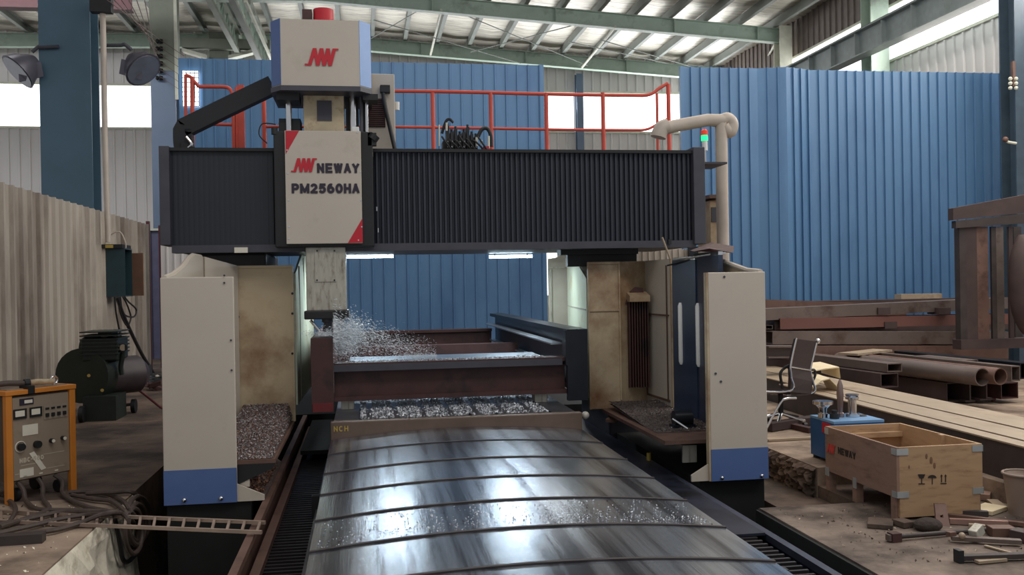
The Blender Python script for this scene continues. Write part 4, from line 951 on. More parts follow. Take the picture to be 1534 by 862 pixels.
def knob(u, v, r, m, cap=None):
    x, z = fr(u, v); b = MB(); b.tube([wp_(x, z, -.004), wp_(x, z, .03)], r, 14); o = b.build('knob', m, fp, smooth=True)
    if cap: MB().tube([wp_(x, z, .03), wp_(x, z, .034)], r*.8, 12).build('knob_cap', cap, o, smooth=True)
knob(.12, .60, .026, BLACK); knob(.40, .60, .028, BLACK); knob(.66, .585, .017, BLACK, WHITEL); knob(.87, .575, .017, BLACK, WHITEL)
x, z = fr(.12, .6); arcp = [wp_(x+.04*math.cos(a), z+.04*math.sin(a), -.001) for a in [i*.25 for i in range(0, 22)]]
MB().tube(arcp, .004, 5).build('dial_scale', WHITEL, fp)
x, z = fr(.10, .80); text('NBC-500', 'lettering', PALETXT, fp, wp_(x, z, -.003), wx, wz, PW*.42, .036, .24, .18, label='NBC-500 lettering')
b = MB()
for (u0, u1, v) in ((.52, .90, .745), (.12, .5, .835), (.58, .90, .985-.06), (.02, .2, .99-.06)):
    x0, z0 = fr(u0, v); x1, _ = fr(u1, v); wbox(b, x0, x1, z0, z0+.004, -.003, -.002)
b.build('printed_line', PALETXT, fp)
x, z = fr(.3, .70); x2, z2 = fr(.52, .965)
b = MB(); b.prism([wp_(x-.015, z, -.002), wp_(x+.025, z+.01, -.002), wp_(x2+.02, z2+.03, -.002), wp_(x2-.02, z2+.02, -.002)], wn*.002); b.build('tape_strip', WHITEL, fp)
fbox('torn_label', .10, .34, .875, .975, -.003, 0, WHITEL)
for u in (.16, .44, .72): fbox('socket_mark', u, u+.06, 1-.04, 1-.025, -.003, 0, WHITEL)
# rag and torch on top of the welder
r = thing('welding_torch', 'dusty welding torch lying on top of the orange welding machine', 'welding torch', wp_(.25, .85, -.2))
b = MB(); b.tube([wp_(.42, .88, -.05), wp_(.30, .885, -.07), wp_(.22, .885, -.08)], [.02, .026, .02], 10); b.build('nozzle', CASTB, r, smooth=True)
b = MB(); b.tube([wp_(.24, .885, -.078), wp_(.20, .885, -.085)], .032, 12); wbox(b, .17, .22, .845, .87, -.1, .02); wbox(b, .17, .22, .81, .846, .013, .02); b.build('clamp', BLACK, r)
b = MB(); b.tube(spl([wp_(.20, .885, -.085), wp_(.08, .895, -.12), wp_(-.02, .88, -.2), wp_(-.0, .875, -.4)]), .022, 10); b.build('handle', CABLE, r, smooth=True)
tag(MB().obox(wp_(.12, .861, -.30), wx, wn, wz, .14, .1, .011).build('folded_cloth', mat('dusty_cloth', (126, 112, 104), .9)), 'folded dusty cloth on top of the orange welding machine', 'cloth')
# cables on the left slab
def cable(pts, rr, lab, m=CABLE, grp=None):
    tag(MB().tube(spl(pts, 7), rr, 8).build('welding_cable', m, smooth=True), lab, 'cable', grp)
def g(x, y, z=.03): return P(x, y, Z=z)
def e(x, y): return P(x, y, X=-1.74)
cable([wp_(.1, .15, -.03), wp_(.1, .10, .04), g(40, 752), g(60, 764), g(105, 765), g(170, 768), g(180, 772)], .017, 'brown cable leaving the left bottom of the welding machine')
cable([wp_(.26, .15, -.03), wp_(.26, .10, .03), g(65, 748), g(74, 762), g(60, 770), g(0, 790)], .017, 'brown cable curling left from below the welding machine middle')
cable([wp_(.4, .15, -.03), wp_(.42, .10, .04), g(95, 741), g(125, 758), g(160, 766), g(185, 772), g(193, 780)], .017, 'brown cable crossing from the welding machine to the pit edge')
cable([g(104, 738), g(135, 737), g(165, 742), g(185, 752), g(195, 766), e(206, 780), e(209, 795)], .017, 'dark cable arching over the far edge of the slab beside the welder')
cable([g(108, 742), g(140, 748), g(168, 752), g(190, 770), e(199, 785)], .017, 'dark cable running beside the arched one to the slab edge')
cable([g(130, 740, .05), g(170, 738, .07), g(196, 737, .08), e(206, 748), e(208, 775), e(207, 800), e(203, 822)], .017, 'cable bent high over the slab corner and hanging into the pit')
cable([g(-5, 800), g(40, 790), g(90, 778), g(130, 772), g(165, 770, .06), e(186, 770), e(196, 790), e(190, 812)], .017, 'thick cable sweeping across the ladder to the slab edge')
cable([g(-5, 788), g(50, 776), g(90, 768), g(140, 767, .05), g(175, 767, .06)], .017, 'brown cable lying behind the ladder rails')
cable([g(35, 800), g(80, 795), g(120, 784), g(150, 772, .07), g(175, 768, .07), e(190, 776), e(192, 800), e(197, 822)], .017, 'brown cable looping in front of the ladder and over the edge')
for k, (cx_, cy_, rx, ry, lab) in enumerate(((207, 778, 17, 34, 'outer loop of the cable coil hanging on the slab edge'), (205, 786, 13, 31, 'second loop of the cable coil hanging on the slab edge'), (200, 796, 13, 34, 'lower loop of the cable coil dropping towards the pit'))):
    pts = [P(cx_+rx*math.sin(a), cy_-ry*math.cos(a), X=-1.70+.018*k) for a in [i*math.pi/8 for i in range(17)]]
    cable(pts, .018, lab)
cable([e(172, 778), e(180, 815), e(184, 838), e(192, 842), e(204, 830)], .016, 'thin dark cable bight hanging lowest on the rough slab edge', BCABLE)
cable([g(0, 748, .03), g(16, 752), g(23, 764), g(14, 782), g(0, 784)], .017, 'brown cable loop at the left edge of the photo')
# small ladder tray bridging the pit
LDz = .02
LD = thing('steel_ladder', 'narrow rusty steel ladder bridging the pit from slab to conveyor rail', 'ladder', P(200, 785, Z=.02))
def onl(x, y0): return P(x, y0, Z=LDz)
fa, fb = P(-60, 764, Z=LDz), P(397, 783.5, Z=LDz); na, nb = P(-60, 779, Z=LDz), P(392, 798, Z=LDz)
LADM = mat('worn_ladder_steel', (160, 140, 126), .5, .3, var=.2)
MB().bar(fa, fb, .02, .022).build('side_rail', LADM, LD); MB().bar(na, nb, .02, .022).build('side_rail', LADM, LD)
for i in range(22):
    t = i/21; MB().bar(fa.lerp(fb, t*.98+.005), na.lerp(nb, t*.98+.005), .016, .016).build('rung', LADM, LD)
tag(MB().bar(P(-40, 812, Z=.03), P(66, 805, Z=.03), .09, .06).build('steel_bar', DARKFACE), 'short dark square bar lying in front of the ladder on the left slab', 'bar')
# compressor
C = thing('air_compressor', 'dark green air compressor against the low grey partition', 'compressor', (-3.2, 12.4, 0))
ta = P(134, 598, Y=12.35); tb = P(205, 585, Y=12.8); ta.z = .5; tb.z = .5
d = (tb-ta).normalized()
MB().tube([ta-d*.05, ta, tb, tb+d*.10, tb+d*.15], [.13, .24, .24, .15, .04], 22).build('tank', COMPP, C, smooth=True)
pr_ = [];
def cpt(x, y, Y=12.3): return P(x, y, Y=Y)
b = MB(); c0 = cpt(133, 562); b.tube([c0+V((-.05, -.12, 0)), c0+V((.05, .3, 0))], .34, 26); b.build('belt_guard', COMPG, C, smooth=True)
b = MB(); a0 = cpt(128, 562); a1 = cpt(180, 520); b.box(a0.x, a1.x, 12.15, 12.7, .72, a1.z+.12); b.build('pump_block', COMPG, C, bevel=.02)
b = MB()
for i in range(7): b.box(a0.x-.015, a1.x+.015, 12.13, 12.72, .80+.045*i, .815+.045*i)
b.build('cooling_fin', COMPG, C)
b = MB(); t0 = cpt(150, 512); t1 = cpt(171, 503); b.box(t0.x, t1.x, 12.2, 12.5, 1.08, t1.z); b.tube([cpt(148, 518), cpt(172, 506)], .05, 10); b.build('air_filter', BLACK, C, bevel=.01)
MB().tube(spl([cpt(122, 530), cpt(124, 513), cpt(135, 506), cpt(150, 508)]), .035, 10).build('handle', COMPG, C, smooth=True)
g0 = cpt(184, 521); MB().tube([g0, g0+V((.01, -.05, 0))], .055, 16).build('gauge', BLACK, C, smooth=True)
g0 = cpt(184, 521, 12.25); MB().tube([g0+V((0, -.001, 0)), g0+V((.003, -.006, 0))], .04, 16).build('gauge_face', TAUPE, C, smooth=True)
MB().tube(spl([cpt(184, 527), cpt(183, 537), cpt(181, 550), cpt(183, 562)]), .03, 8).build('discharge_pipe', COMPG, C, smooth=True)
b = MB(); b.box(ta.x+.02, ta.x+.4, 12.0, 12.5, .0, .3); b.build('leg_skirt', COMPG, C)
b = MB(); w0 = P(199, 606, Y=12.75); b.tube([V((w0.x, 12.7, .09)), V((w0.x+.05, 12.7, .09))], .09, 16); b.tube([V((ta.x, 11.95, .1)), V((ta.x+.05, 11.95, .1))], .1, 16); b.build('wheel', BLACK, C, smooth=True, each=True)
b = MB(); b.tube([cpt(160, 611, 12.6), cpt(198, 606, 12.7)], .02, 8); b.tube([cpt(185, 612, 12.6), cpt(182, 598, 12.6)], .025, 8); b.build('frame_bar', RUSTD, C)
b = MB(); b.tube([cpt(133, 563, 11.98), cpt(133, 563, 11.95)], .02, 8); b.tube([cpt(153, 585, 11.98), cpt(153, 585, 11.94)], .02, 8); b.build('drain_fitting', YELTXT, C, each=True)
tag(MB().tube(spl([cpt(205, 583, 12.9), cpt(215, 590, 12.9), P(240, 610, Z=.02), P(250, 615, Z=.02)]), .018, 8).build('air_hose', mat('dull_red_hose', (96, 46, 48), .6), smooth=True), 'dull red air hose running from the compressor across the dark floor', 'hose')
# clutter at the foot of the partition
for i, (x, y, s_, lab, mt) in enumerate(((216, 567, .16, 'dark lump of scrap at the end of the grey partition', BLACK), (228, 572, .12, 'small pale valve among the scrap near the partition end', GREYP), (236, 578, .18, 'dark scrap heap beside the cream guard panel', BLACK), (222, 580, .12, 'short brown scrap lying under the sagging black cable', RUSTD))):
    p = P(x, y, Z=.08); p = P(x, y+6, Z=0); b = MB()
    for k in range(4): b.obox(p+V((random.uniform(-.15, .15), random.uniform(-.1, .1), s_*.4+.03*k)), (random.uniform(-1, 1), random.uniform(-1, 1), .2), (.3, 1, .1), (0, .1, 1), s_, s_*.35, s_*.3)
    tag(b.build('scrap_piece', mt, bevel=.01), lab, 'scrap')
# ------------------------------------------------------------------ right side: wooden crate
CX0, CX1, CY0, CY1 = 3.715, 4.385, 6.13, 7.17
cz0, cz1 = ZL+.16, ZL+.52
CR = thing('wooden_crate', 'open plywood crate with a red logo on its side, on the right slab', 'crate', ((CX0+CX1)/2, (CY0+CY1)/2, ZL))
T = .022
sd = MB().box(CX0, CX0+T, CY0, CY1, cz0, cz1).build('side_board', WOODD, CR)
MB().box(CX1-T, CX1, CY0, CY1, cz0, cz1).build('side_board', WOOD, CR)
fb_ = MB().box(CX0+T, CX1-T, CY0, CY0+T, ZL+.02, cz1).build('end_board', WOOD, CR)
MB().box(CX0+T, CX1-T, CY1-T, CY1, cz0, cz1).build('end_board', WOOD, CR)
MB().box(CX0+T, CX1-T, CY0+T, CY1-T, cz0, cz0+.02).build('floor_board', WOOD, CR)
b = MB(); b.box(CX0+T, CX1-T, CY1-T-.05, CY1-T, cz1-.1, cz1-.06); b.box(CX1-T-.03, CX1-T, CY0+.4, CY0+.45, cz0+.02, cz1); b.build('inner_batten', WOOD, CR, each=True)
for y in (CY0+.012, CY0+.55, CY1-.07):
    for x in (CX0+.001, CX1-.061): MB().box(x, x+.06, y+.012, y+.07, ZL+.0, cz0).build('foot', WOODD, CR)
def clip(z, xl):
    b = MB()
    if xl: b.box(CX0-.004, CX0+.09, CY0-.005, CY0-.001, z, z+.045); b.box(CX0-.005, CX0-.001, CY0-.005, CY0+.06, z, z+.045)
    else: b.box(CX1-.08, CX1+.003, CY0-.005, CY0-.001, z, z+.045); b.box(CX1+.001, CX1+.005, CY0-.005, CY0+.06, z, z+.045)
    b.build('steel_clip', CHROME if False else mat('galvanised', (190, 196, 198), .4, .6, var=.1), CR, each=True)
for z in (cz1-.055, ZL+.16): clip(z, True); clip(z, False)
b = MB(); b.box(CX0-.005, CX0-.001, CY1-.06, CY1+.002, cz1-.06, cz1-.01); b.box(CX0-.005, CX0-.001, CY1-.06, CY1+.002, cz0-.04, cz0+.03); b.box(CX0-.005, CX0-.001, CY0+.55, CY0+.6, cz0-.05, cz0+.03); b.build('steel_clip', MATS['galvanised'], CR, each=True)
yd = V((0, -1, 0))
logo(mat('faded_red_ink', (188, 62, 58), .7), sd, P(1238, 677, X=CX0-.002), yd, (0, 0, 1), .155, .075, .002)
text('NEWAY', 'lettering', BLKTXT, sd, P(1255.5, 680, X=CX0-.002), yd, (0, 0, 1), .27, .055, .24, .2, label='NEWAY lettering')
# cargo marks on the end board
def mk(x, y): return P(x, y, Y=CY0-.002)
b = MB()
b.prism([mk(1375, 711), mk(1386, 711), mk(1383.5, 717), mk(1377.5, 717)], (0, -.001, 0)); b.prism([mk(1380, 717), mk(1381.4, 717), mk(1381.4, 725), mk(1380, 725)], (0, -.001, 0)); b.prism([mk(1376, 724.6), mk(1385.4, 724.6), mk(1385.4, 726), mk(1376, 726)], (0, -.001, 0))
b.build('fragile_mark', BLKTXT, fb_)
b = MB(); pts = [mk(1396.5+6.5*math.cos(a), 716.5-4.5*math.sin(a)) for a in [i*math.pi/10 for i in range(11)]]
b.prism(pts, (0, -.001, 0)); b.prism([mk(1396, 716), mk(1397.2, 716), mk(1397.2, 726), mk(1396, 726)], (0, -.001, 0)); b.build('keep_dry_mark', BLKTXT, fb_)
b = MB()
for x in (1410.5, 1416.5): b.prism([mk(x-.7, 713), mk(x+.7, 713), mk(x+.7, 723), mk(x-.7, 723)], (0, -.001, 0)); b.prism([mk(x-1.8, 714), mk(x, 711), mk(x+1.8, 714)], (0, -.0015, 0))
b.prism([mk(1409, 724), mk(1418, 724), mk(1418, 725.4), mk(1409, 725.4)], (0, -.001, 0)); b.build('this_way_up_mark', BLKTXT, fb_)
b = MB()
for (x, y, s_) in ((1395, 690, .012), (1388, 684, .009), (1400, 698, .01), (1362, 700, .006)): c = mk(x, y); b.sph(c, s_, .0015, s_*2.2, n=8)
b.build('ink_smudge', mat('brown_smudge', (120, 88, 66), .8), fb_)
# blue tool cart with chrome tool holders
ST = thing('tool_cart', 'bright blue low tool cart behind the wooden crate', 'cart', (4.05, 7.85, 0))
sx0 = P(1215, 690, Y=7.78).x; sx1, sy0, sy1 = sx0+.46, 7.36, 7.78; ZT = P(1214, 622, Y=7.78).z
b = MB(); b.box(sx0, sx0+.012, sy0, sy1, .03, ZT-.02); b.box(sx1-.012, sx1, sy0, sy1, .03, ZT-.02); b.box(sx0+.012, sx1-.012, sy1-.012, sy1, .03, ZT-.02); b.box(sx0+.012, sx1-.012, sy0, sy0+.012, .03, ZT-.02); b.build('shell', BRIGHTB, ST)
MB().box(sx0, sx1, sy0, sy1, ZT-.02, ZT).build('top_tray', mat('pale_blue_edge', (120, 160, 200), .4), ST)
MB().box(sx0-.004, sx0, sy0+.06, sy0+.2, ZT-.12, ZT-.03).build('red_drawer', RED, ST)
b = MB()
for x in (sx0+.04, sx1-.04): b.tube([(x, sy0+.03, .0), (x, sy0+.03, .03)], .03, 10); b.tube([(x, sy1-.03, .0), (x, sy1-.03, .03)], .03, 10)
b.build('foot', BLACK, ST, each=True)
def holder(px, py_top, r0, prof, lab, Y=7.6, m=CHROME):
    p = P(px, 626, Y=Y); h = P(px, py_top, Y=Y).z-ZT
    b = MB(); b.tube([V((p.x, Y, ZT+.001+h*t)) for t, _ in prof], [r0*k for _, k in prof], 16)
    tag(b.build('tool_holder', m, smooth=True), lab, 'tool holder')
holder(1233, 601, .085, [(0, .5), (.25, .5), (.26, .35), (.55, .42), (.75, .75), (.8, 1), (1, 1)], 'wide flared chrome tool holder at the left on the blue cart')
holder(1259, 569, .035, [(0, .9), (.1, .9), (.12, .6), (.4, .75), (.6, .85), (.85, .7), (1, .2)], 'tall pointed dark drill shaped tool on the blue cart', m=mat('dark_chrome', (150, 132, 128), .3, .9))
holder(1277, 591, .06, [(0, 1.1), (.12, 1.1), (.14, .6), (.75, .6), (.78, .95), (.86, .95), (.87, .8), (.95, .95), (1, .95)], 'tall chrome collet holder with a ringed head on the blue cart')
holder(1250, 615, .04, [(0, 1), (.6, 1), (.62, .6), (1, .6)], 'short black tool holder on the blue cart', 7.52, BLACK)
holder(1290, 622, .05, [(0, 1), (1, .8)], 'flat dark tool stub at the right end of the blue cart', 7.6, BLACK)
# office chair
CH = thing('office_chair', 'office chair with brown mesh back and chrome arms beside the pale steel bars', 'chair', P(1192, 640, Z=0))
o_ = CH.location.copy()
def ch(x, y, Y=None): return P(x, y, Y=Y or 9.45)
def slab(pl, t, dx=0):
    b = MB(); return b
bl = [(1184, 583), (1185, 565), (1184, 550), (1188, 528), (1193, 508)]; br_ = [(1216, 587), (1218, 572), (1214, 555), (1219, 532), (1224, 512)]
vs = []; L_ = [ch(x, y, 9.25) for x, y in bl]; R_ = [ch(x, y, 9.6) for x, y in br_]
b = MB(); n = len(bl)
q0 = L_+R_; q1 = [p+V((.0, .02, 0))+V((-.015, .012, 0)) for p in q0]
fs = [(i, n+i, n+i+1, i+1) for i in range(n-1)]+[(2*n+i+1, 3*n+i+1, 3*n+i, 2*n+i) for i in range(n-1)]+[(i+1, 2*n+i+1, 2*n+i, i) for i in range(n-1)]+[(n+i, 3*n+i, 3*n+i+1, n+i+1) for i in range(n-1)]+[(n-1, 2*n-1, 4*n-1, 3*n-1), (0, 2*n, 3*n, n)]
b.add(q0+q1, fs); b.build('backrest', MESHF, CH)
seat = [L_[0], R_[0], R_[0]+V((-.42, .12, -.0)), L_[0]+V((-.42, .10, .0))]
MB().prism([p+V((0, 0, -.03)) for p in seat], (0, 0, .03)).build('seat', MESHF, CH)
b = MB(); b.tube(spl([L_[4]+V((0, 0, .01)), L_[3], L_[2], L_[1], L_[0]-V((0, 0, .02)), seat[3]-V((0, 0, .02))]), .013, 8); b.build('side_rail', CHROME, CH, smooth=True)
b = MB(); b.tube(spl([R_[4]+V((0, 0, .01)), R_[3], R_[2], R_[1], R_[0]-V((0, 0, .02)), seat[2]-V((0, 0, .02))]), .013, 8); b.sph(R_[4]+V((.01, 0, .005)), .03, n=10); b.build('side_rail', CHROME, CH, smooth=True)
MB().tube([L_[2], R_[2]], .01, 8).build('back_bar', CHROME, CH, smooth=True)
MB().tube(spl([L_[2]+V((0, 0, .02)), ch(1175, 552, 9.3), ch(1169, 560, 9.3), ch(1171, 575, 9.3), ch(1174, 588, 9.3), ch(1183, 590, 9.3)]), .015, 8).build('armrest', BLACK, CH, smooth=True)
MB().tube(spl([R_[2]+V((0, 0, .0)), ch(1220, 555, 9.7), ch(1221, 563, 9.7), ch(1217, 572, 9.7)]), .015, 8).build('armrest', BLACK, CH, smooth=True)
sc_ = (seat[0]+seat[2])/2; sc_.z -= .03
MB().tube([sc_, V((sc_.x, sc_.y, .14))], .028, 10).build('gas_column', BLACK, CH, smooth=True)
b = MB()
for i in range(5):
    a = i*2*math.pi/5+.4; t = V((sc_.x+.27*math.cos(a), sc_.y+.27*math.sin(a), .07)); b.tube([V((sc_.x, sc_.y, .14)), t], .02, 8)
b.build('star_base', CHROME, CH, smooth=True)
b = MB()
for i in range(5):
    a = i*2*math.pi/5+.4; t = V((sc_.x+.27*math.cos(a), sc_.y+.27*math.sin(a), .032)); b.tube([t-V((.02, 0, 0)), t+V((.02, 0, 0))], .03, 12)
b.build('caster', BLACK, CH, smooth=True, each=True)
# bent steel leg beside the chair
tag(MB().tube(spl([P(1143, 652, Y=8.9), P(1168, 606, Y=8.9), P(1178, 598, Y=8.9), P(1193, 597, Y=8.9)]), .012, 8).build('bent_tube', CHROME, smooth=True), 'bent bright tube standing low beside the office chair', 'tube')
# pale wide bars running lengthwise
def pal(xf, xn, yf, yn, w_, zt_, zb_, lab):
    b = MB(); f0 = V((xf, yf, 0)); f1 = V((xn, yn, 0))
    r = thing('steel_bar', lab, 'steel bar', ((xf+xn)/2+w_/2, (yf+yn)/2, zb_))
    b.prism([f0+V((0, 0, zt_)), f1+V((0, 0, zt_)), f1+V((w_, 0, zt_)), f0+V((w_, 0, zt_))], (0, 0, -.012)); b.build('top_plate', PALEST, r)
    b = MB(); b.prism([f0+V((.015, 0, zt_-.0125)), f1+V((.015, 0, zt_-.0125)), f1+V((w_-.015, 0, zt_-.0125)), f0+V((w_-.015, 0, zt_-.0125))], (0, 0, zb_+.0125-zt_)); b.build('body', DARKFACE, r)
pal(5.0, 4.80, 10.8, 5.0, .145, .30, .0, 'front pale steel bar of three lying lengthwise on the right floor')
pal(5.2, 5.0, 12.4, 5.0, .32, .30, .0, 'middle pale steel bar of three lying lengthwise on the right floor')
pal(5.57, 5.37, 13.2, 5.0, .42, .30, .0, 'widest and rearmost pale steel bar of the three on the right floor')
# bent boards lying on the bars
def bent(pts, lab, Yd):
    b = MB(); k = len(pts); q = [P(x, y, Y=yy) for x, y, yy in pts]
    vs = q+[p+V((.02, Yd, .02)) for p in q]; vs2 = [v+V((0, 0, -.012)) for v in vs]
    fs = [(i, i+1, k+i+1, k+i) for i in range(k-1)]+[(2*k+i+1, 2*k+i, 3*k+i, 3*k+i+1) for i in range(k-1)]+[(i+1, i, 2*k+i, 2*k+i+1) for i in range(k-1)]+[(k+i, k+i+1, 3*k+i+1, 3*k+i) for i in range(k-1)]+[(0, k, 3*k, 2*k), (k-1, 3*k-1, 4*k-1, 2*k-1)]
    b.add(vs+vs2, fs); tag(b.build('bent_board', PAPER, smooth=False), lab, 'board')
bent([(1216, 556, 10.2), (1238, 552, 10.2), (1257, 550, 10.2), (1259, 566, 10.2)], 'bent cream board lying flat on the pale bars behind the chair', .5)
bent([(1218, 580, 9.9), (1231, 570, 9.9), (1243, 567, 9.9), (1253, 577, 9.9), (1258, 588, 9.9)], 'curled cream board in front of the flat one beside the chair', .35)
# lying tubes, pipes and channels
def steel(kind, lab, px, py, L, wd, h, z, m=MILL, dx=0, grp=None, Y=None):
    """long steel section running back from its near end seen at px,py (top left corner) at height z"""
    p = P(px, py, Z=z) if Y is None else P(px, py, Y=Y)
    L = min(L, 12.72-p.y)
    c = V((p.x+wd/2, p.y, z-h/2)); q = c+V((dx-.12*L, L, 0)); b = MB()
    if kind == 'rect_tube': b.rtube(c, q, wd, h)
    elif kind == 'channel': b.channel(c, q, wd, h)
    elif kind == 'h_beam': b.ibeam(c, q, wd, h)
    elif kind == 'round_pipe': b.pipe(c, q, wd/2, .012)
    tag(b.build(kind, m, smooth=(kind == 'round_pipe')), lab, 'steel section', grp)
steel('rect_tube', 'pale rectangular tube with a black open end behind the cream boards', 1328, 545, 4.6, .22, .11, .50)
steel('rect_tube', 'dark rectangular tube lying directly under the pale open ended tube', 1318, 560, 4.6, .26, .18, .38, DKRUST)
steel('round_pipe', 'thick round pipe with a rounded rim above the dark channels', 1459, 552, 5.2, .215, .215, .50)
steel('round_pipe', 'second round pipe showing its dark bore right of the thick one', 1487, 552, 5.2, .20, .20, .50, RUST)
steel('channel', 'dark channel lying leftmost under the round pipes', 1417, 574, 4.8, .195, .24, .26, DKRUST)
steel('h_beam', 'dark beam with ledges under the thick round pipe', 1445, 574, 4.8, .15, .24, .26, DKRUST)
steel('h_beam', 'dark beam with ledges under the second round pipe', 1467, 574, 4.8, .2, .22, .26, DKRUST)
steel('rect_tube', 'rectangular tube with a dark end right of the round pipes', 1514, 549, 4.5, .13, .18, .50, MILL)
steel('rect_tube', 'rectangular tube at the right photo edge behind the round pipes', 1527, 544, 4.2, .2, .2, .50, NAVY)
steel('rect_tube', 'brown tube lying on the floor below the tube with the dark end', 1498, 574, 4.5, .26, .2, .26, RUSTD)
steel('rect_tube', 'long grey tube lying between the pipes and the crossways stack', 1440, 540, .9, .25, .14, .50, MILL)
tag(MB().bar(P(1374, 566, Z=.272), P(1432, 566, Z=.272), .05, .02).build('flat_strip', PALEST), 'short pale flat strip lying on the dark channels', 'strip')
YK = P(1490, 602, Z=0).y
tag(MB().prism([P(x_, y_, Y=YK) for x_, y_ in ((1486, 583), (1494, 583), (1496, 590), (1491, 601), (1487, 602), (1490, 590))], (0, .03, 0)).build('hook', mat('dull_red_iron', (120, 56, 54), .6)), 'dull red iron hook standing below the second round pipe', 'hook')
# crossways stack of beams
def cross(xa, ya, xb, yb, Y0, Y1, wd, h, m, lab, kind=0):
    a = P(xa, ya, Y=Y0); c = P(xb, yb, Y=Y1); b = MB()
    a.z -= h/2; c.z -= h/2
    (b.rtube if kind == 0 else b.ibeam)(a, c, wd, h, .014 if kind == 0 else .02)
    tag(b.build('box_beam' if kind == 0 else 'h_beam', m), lab, 'steel beam')
cross(1120, 448, 1350, 456, 13.9, 13.9, .3, .22, RUST, 'rearmost rusty beam at the top of the crossways stack')
cross(1110, 464, 1500, 446, 13.1, 13.4, .3, .17, MILL, 'topmost tilted grey box beam of the crossways stack')
cross(1161, 477, 1500, 470, 13.1, 13.4, .3, .16, mat('red_brown_steel', (116, 78, 70), .6, .2, var=.2, scale=2, stretch=(.3, 1, 1)), 'red brown box beam second from the top of the crossways stack')
cross(1150, 496, 1500, 496.5, 13.0, 13.2, .3, .19, MILL, 'grey box beam third from the top of the crossways stack')
cross(1178, 518, 1500, 517, 12.9, 13.2, .3, .20, RUST, 'lowest rusty beam of the crossways stack above the floor')
for k_, (zc_, lab_) in enumerate(((.22, 'lowest'), (.50, 'second'), (.78, 'third'), (1.12, 'topmost'))):
    a = P(1120, 480, Y=14.35); c = P(1500, 480, Y=14.35); a.z = c.z = zc_
    tag(MB().rtube(a, c, .34, .2, .014).build('box_beam', DKRUST), lab_+' dark box beam of the hidden back row behind the crossways stack', 'steel beam')
for i, (x, y, h) in enumerate(((1166, 487, .14), (1330, 487, .1), (1180, 512, .1), (1390, 511, .1), (1250, 545, .12), (1400, 545, .12), (1158, 545, .12), (1320, 466, .1), (1410, 466, .1))):
    p = P(x, y, Y=13.15); b = MB(); b.box(p.x-.1, p.x+.1, 13.06, 13.36, p.z-h*.5, p.z+h*.5)
    tag(b.build('dunnage_block', DKRUST), 'dark dunnage block wedged between the layers of the crossways stack', 'block', 'dunnage in the crossways stack')
tag(MB().rtube(P(1152, 490.5, Y=13.0), P(1162, 490.5, Y=14.4), .1, .06, .008).build('rect_tube', MILL), 'small rectangular tube end poking out at the left of the crossways stack', 'steel section')
tag(MB().bar(V((P(1345, 449, Y=14.35).x, 14.35, 1.262)), V((P(1406, 447, Y=14.35).x, 14.35, 1.262)), .2, .08).build('timber_offcut', PALEST), 'pale offcut lying on top of the crossways stack against the blue wall', 'offcut')
tag(MB().ibeam(P(1140, 527, Y=11.8), P(1196, 527, Y=12.0), .3, .16).build('h_beam', MILL), 'grey beam stub behind the office chair beside the cream panel', 'steel beam')
tag(MB().bar(P(1270, 531, Z=.515), P(1322, 525, Z=.515), .3, .03).build('plate_offcut', PALEST), 'thin pale plate lying on the tubes in front of the crossways stack', 'plate')
tag(MB().bar(P(1150, 660, Z=.015), P(1240, 655, Z=.015), .05, .02).build('flat_bar', PALEST), 'thin bright flat bar on the floor left of the blue cart', 'bar')
tag(MB().bar(P(1150, 640, Z=.05), P(1225, 628, Z=.05), .12, .08).build('angle_iron', DKRUST), 'dark angle iron lying under the office chair', 'bar')
tag(MB().bar(P(1160, 632, Z=.03), P(1216, 645, Z=.03), .08, .05).build('scrap_bar', RUSTD), 'dark red scrap bar slanting beside the office chair', 'bar')
# tall dark welded frame at the right edge
FR = thing('welded_frame', 'tall dark brown welded frame standing on tubes at the right photo edge', 'frame', (9.2, 12.3, .55))
def fq(x, y, Y=12.2): return P(x, y, Y=Y)
a = fq(1428, 322); c = fq(1545, 303)
MB().prism([fq(1428, 312), fq(1545, 290), fq(1545, 318), fq(1428, 330)], (0, .12, 0)).build('top_beam', DKRUST, FR)
MB().prism([fq(1432, 331), fq(1545, 319), fq(1545, 334), fq(1432, 342)], (.0, .1, 0)).build('lower_flange', DARKFACE, FR)
zb_ = .53
def post(x0, x1, m, d=.12, Y=12.25):
    d = .12 if x0 < 1470 else .04
    p = fq(x0, 345, Y); q = fq(x1, 345, Y); MB().box(p.x, q.x, Y, Y+d, zb_+.12, p.z+.05).build('post', m, FR)
post(1437, 1447, DARKFACE); post(1447, 1463, DKRUST, .3); post(1463, 1480, RUST, .25); post(1485, 1492, DARKFACE, .3); post(1492, 1503, MILL, .25); post(1511, 1517, DKRUST, .3); post(1519, 1530, DARKFACE, .2, 12.6)
p = fq(1440, 520); b = MB(); b.box(p.x, p.x+1.6, 12.2, 12.4, zb_, zb_+.14); b.build('base_beam', DKRUST, FR)
tag(MB().tube(spl([fq(1533, 352, 11.9), fq(1532, 380, 11.9), fq(1532, 420, 11.9), fq(1534, 470, 11.9), fq(1540, 500, 11.9)]), [.06+.13*math.sin(i/24*3.14) for i in range(25)], 16).build('rusty_drum_shell', DKRUST, smooth=True), 'rusty rounded shell hanging against the dark frame at the right edge', 'shell')
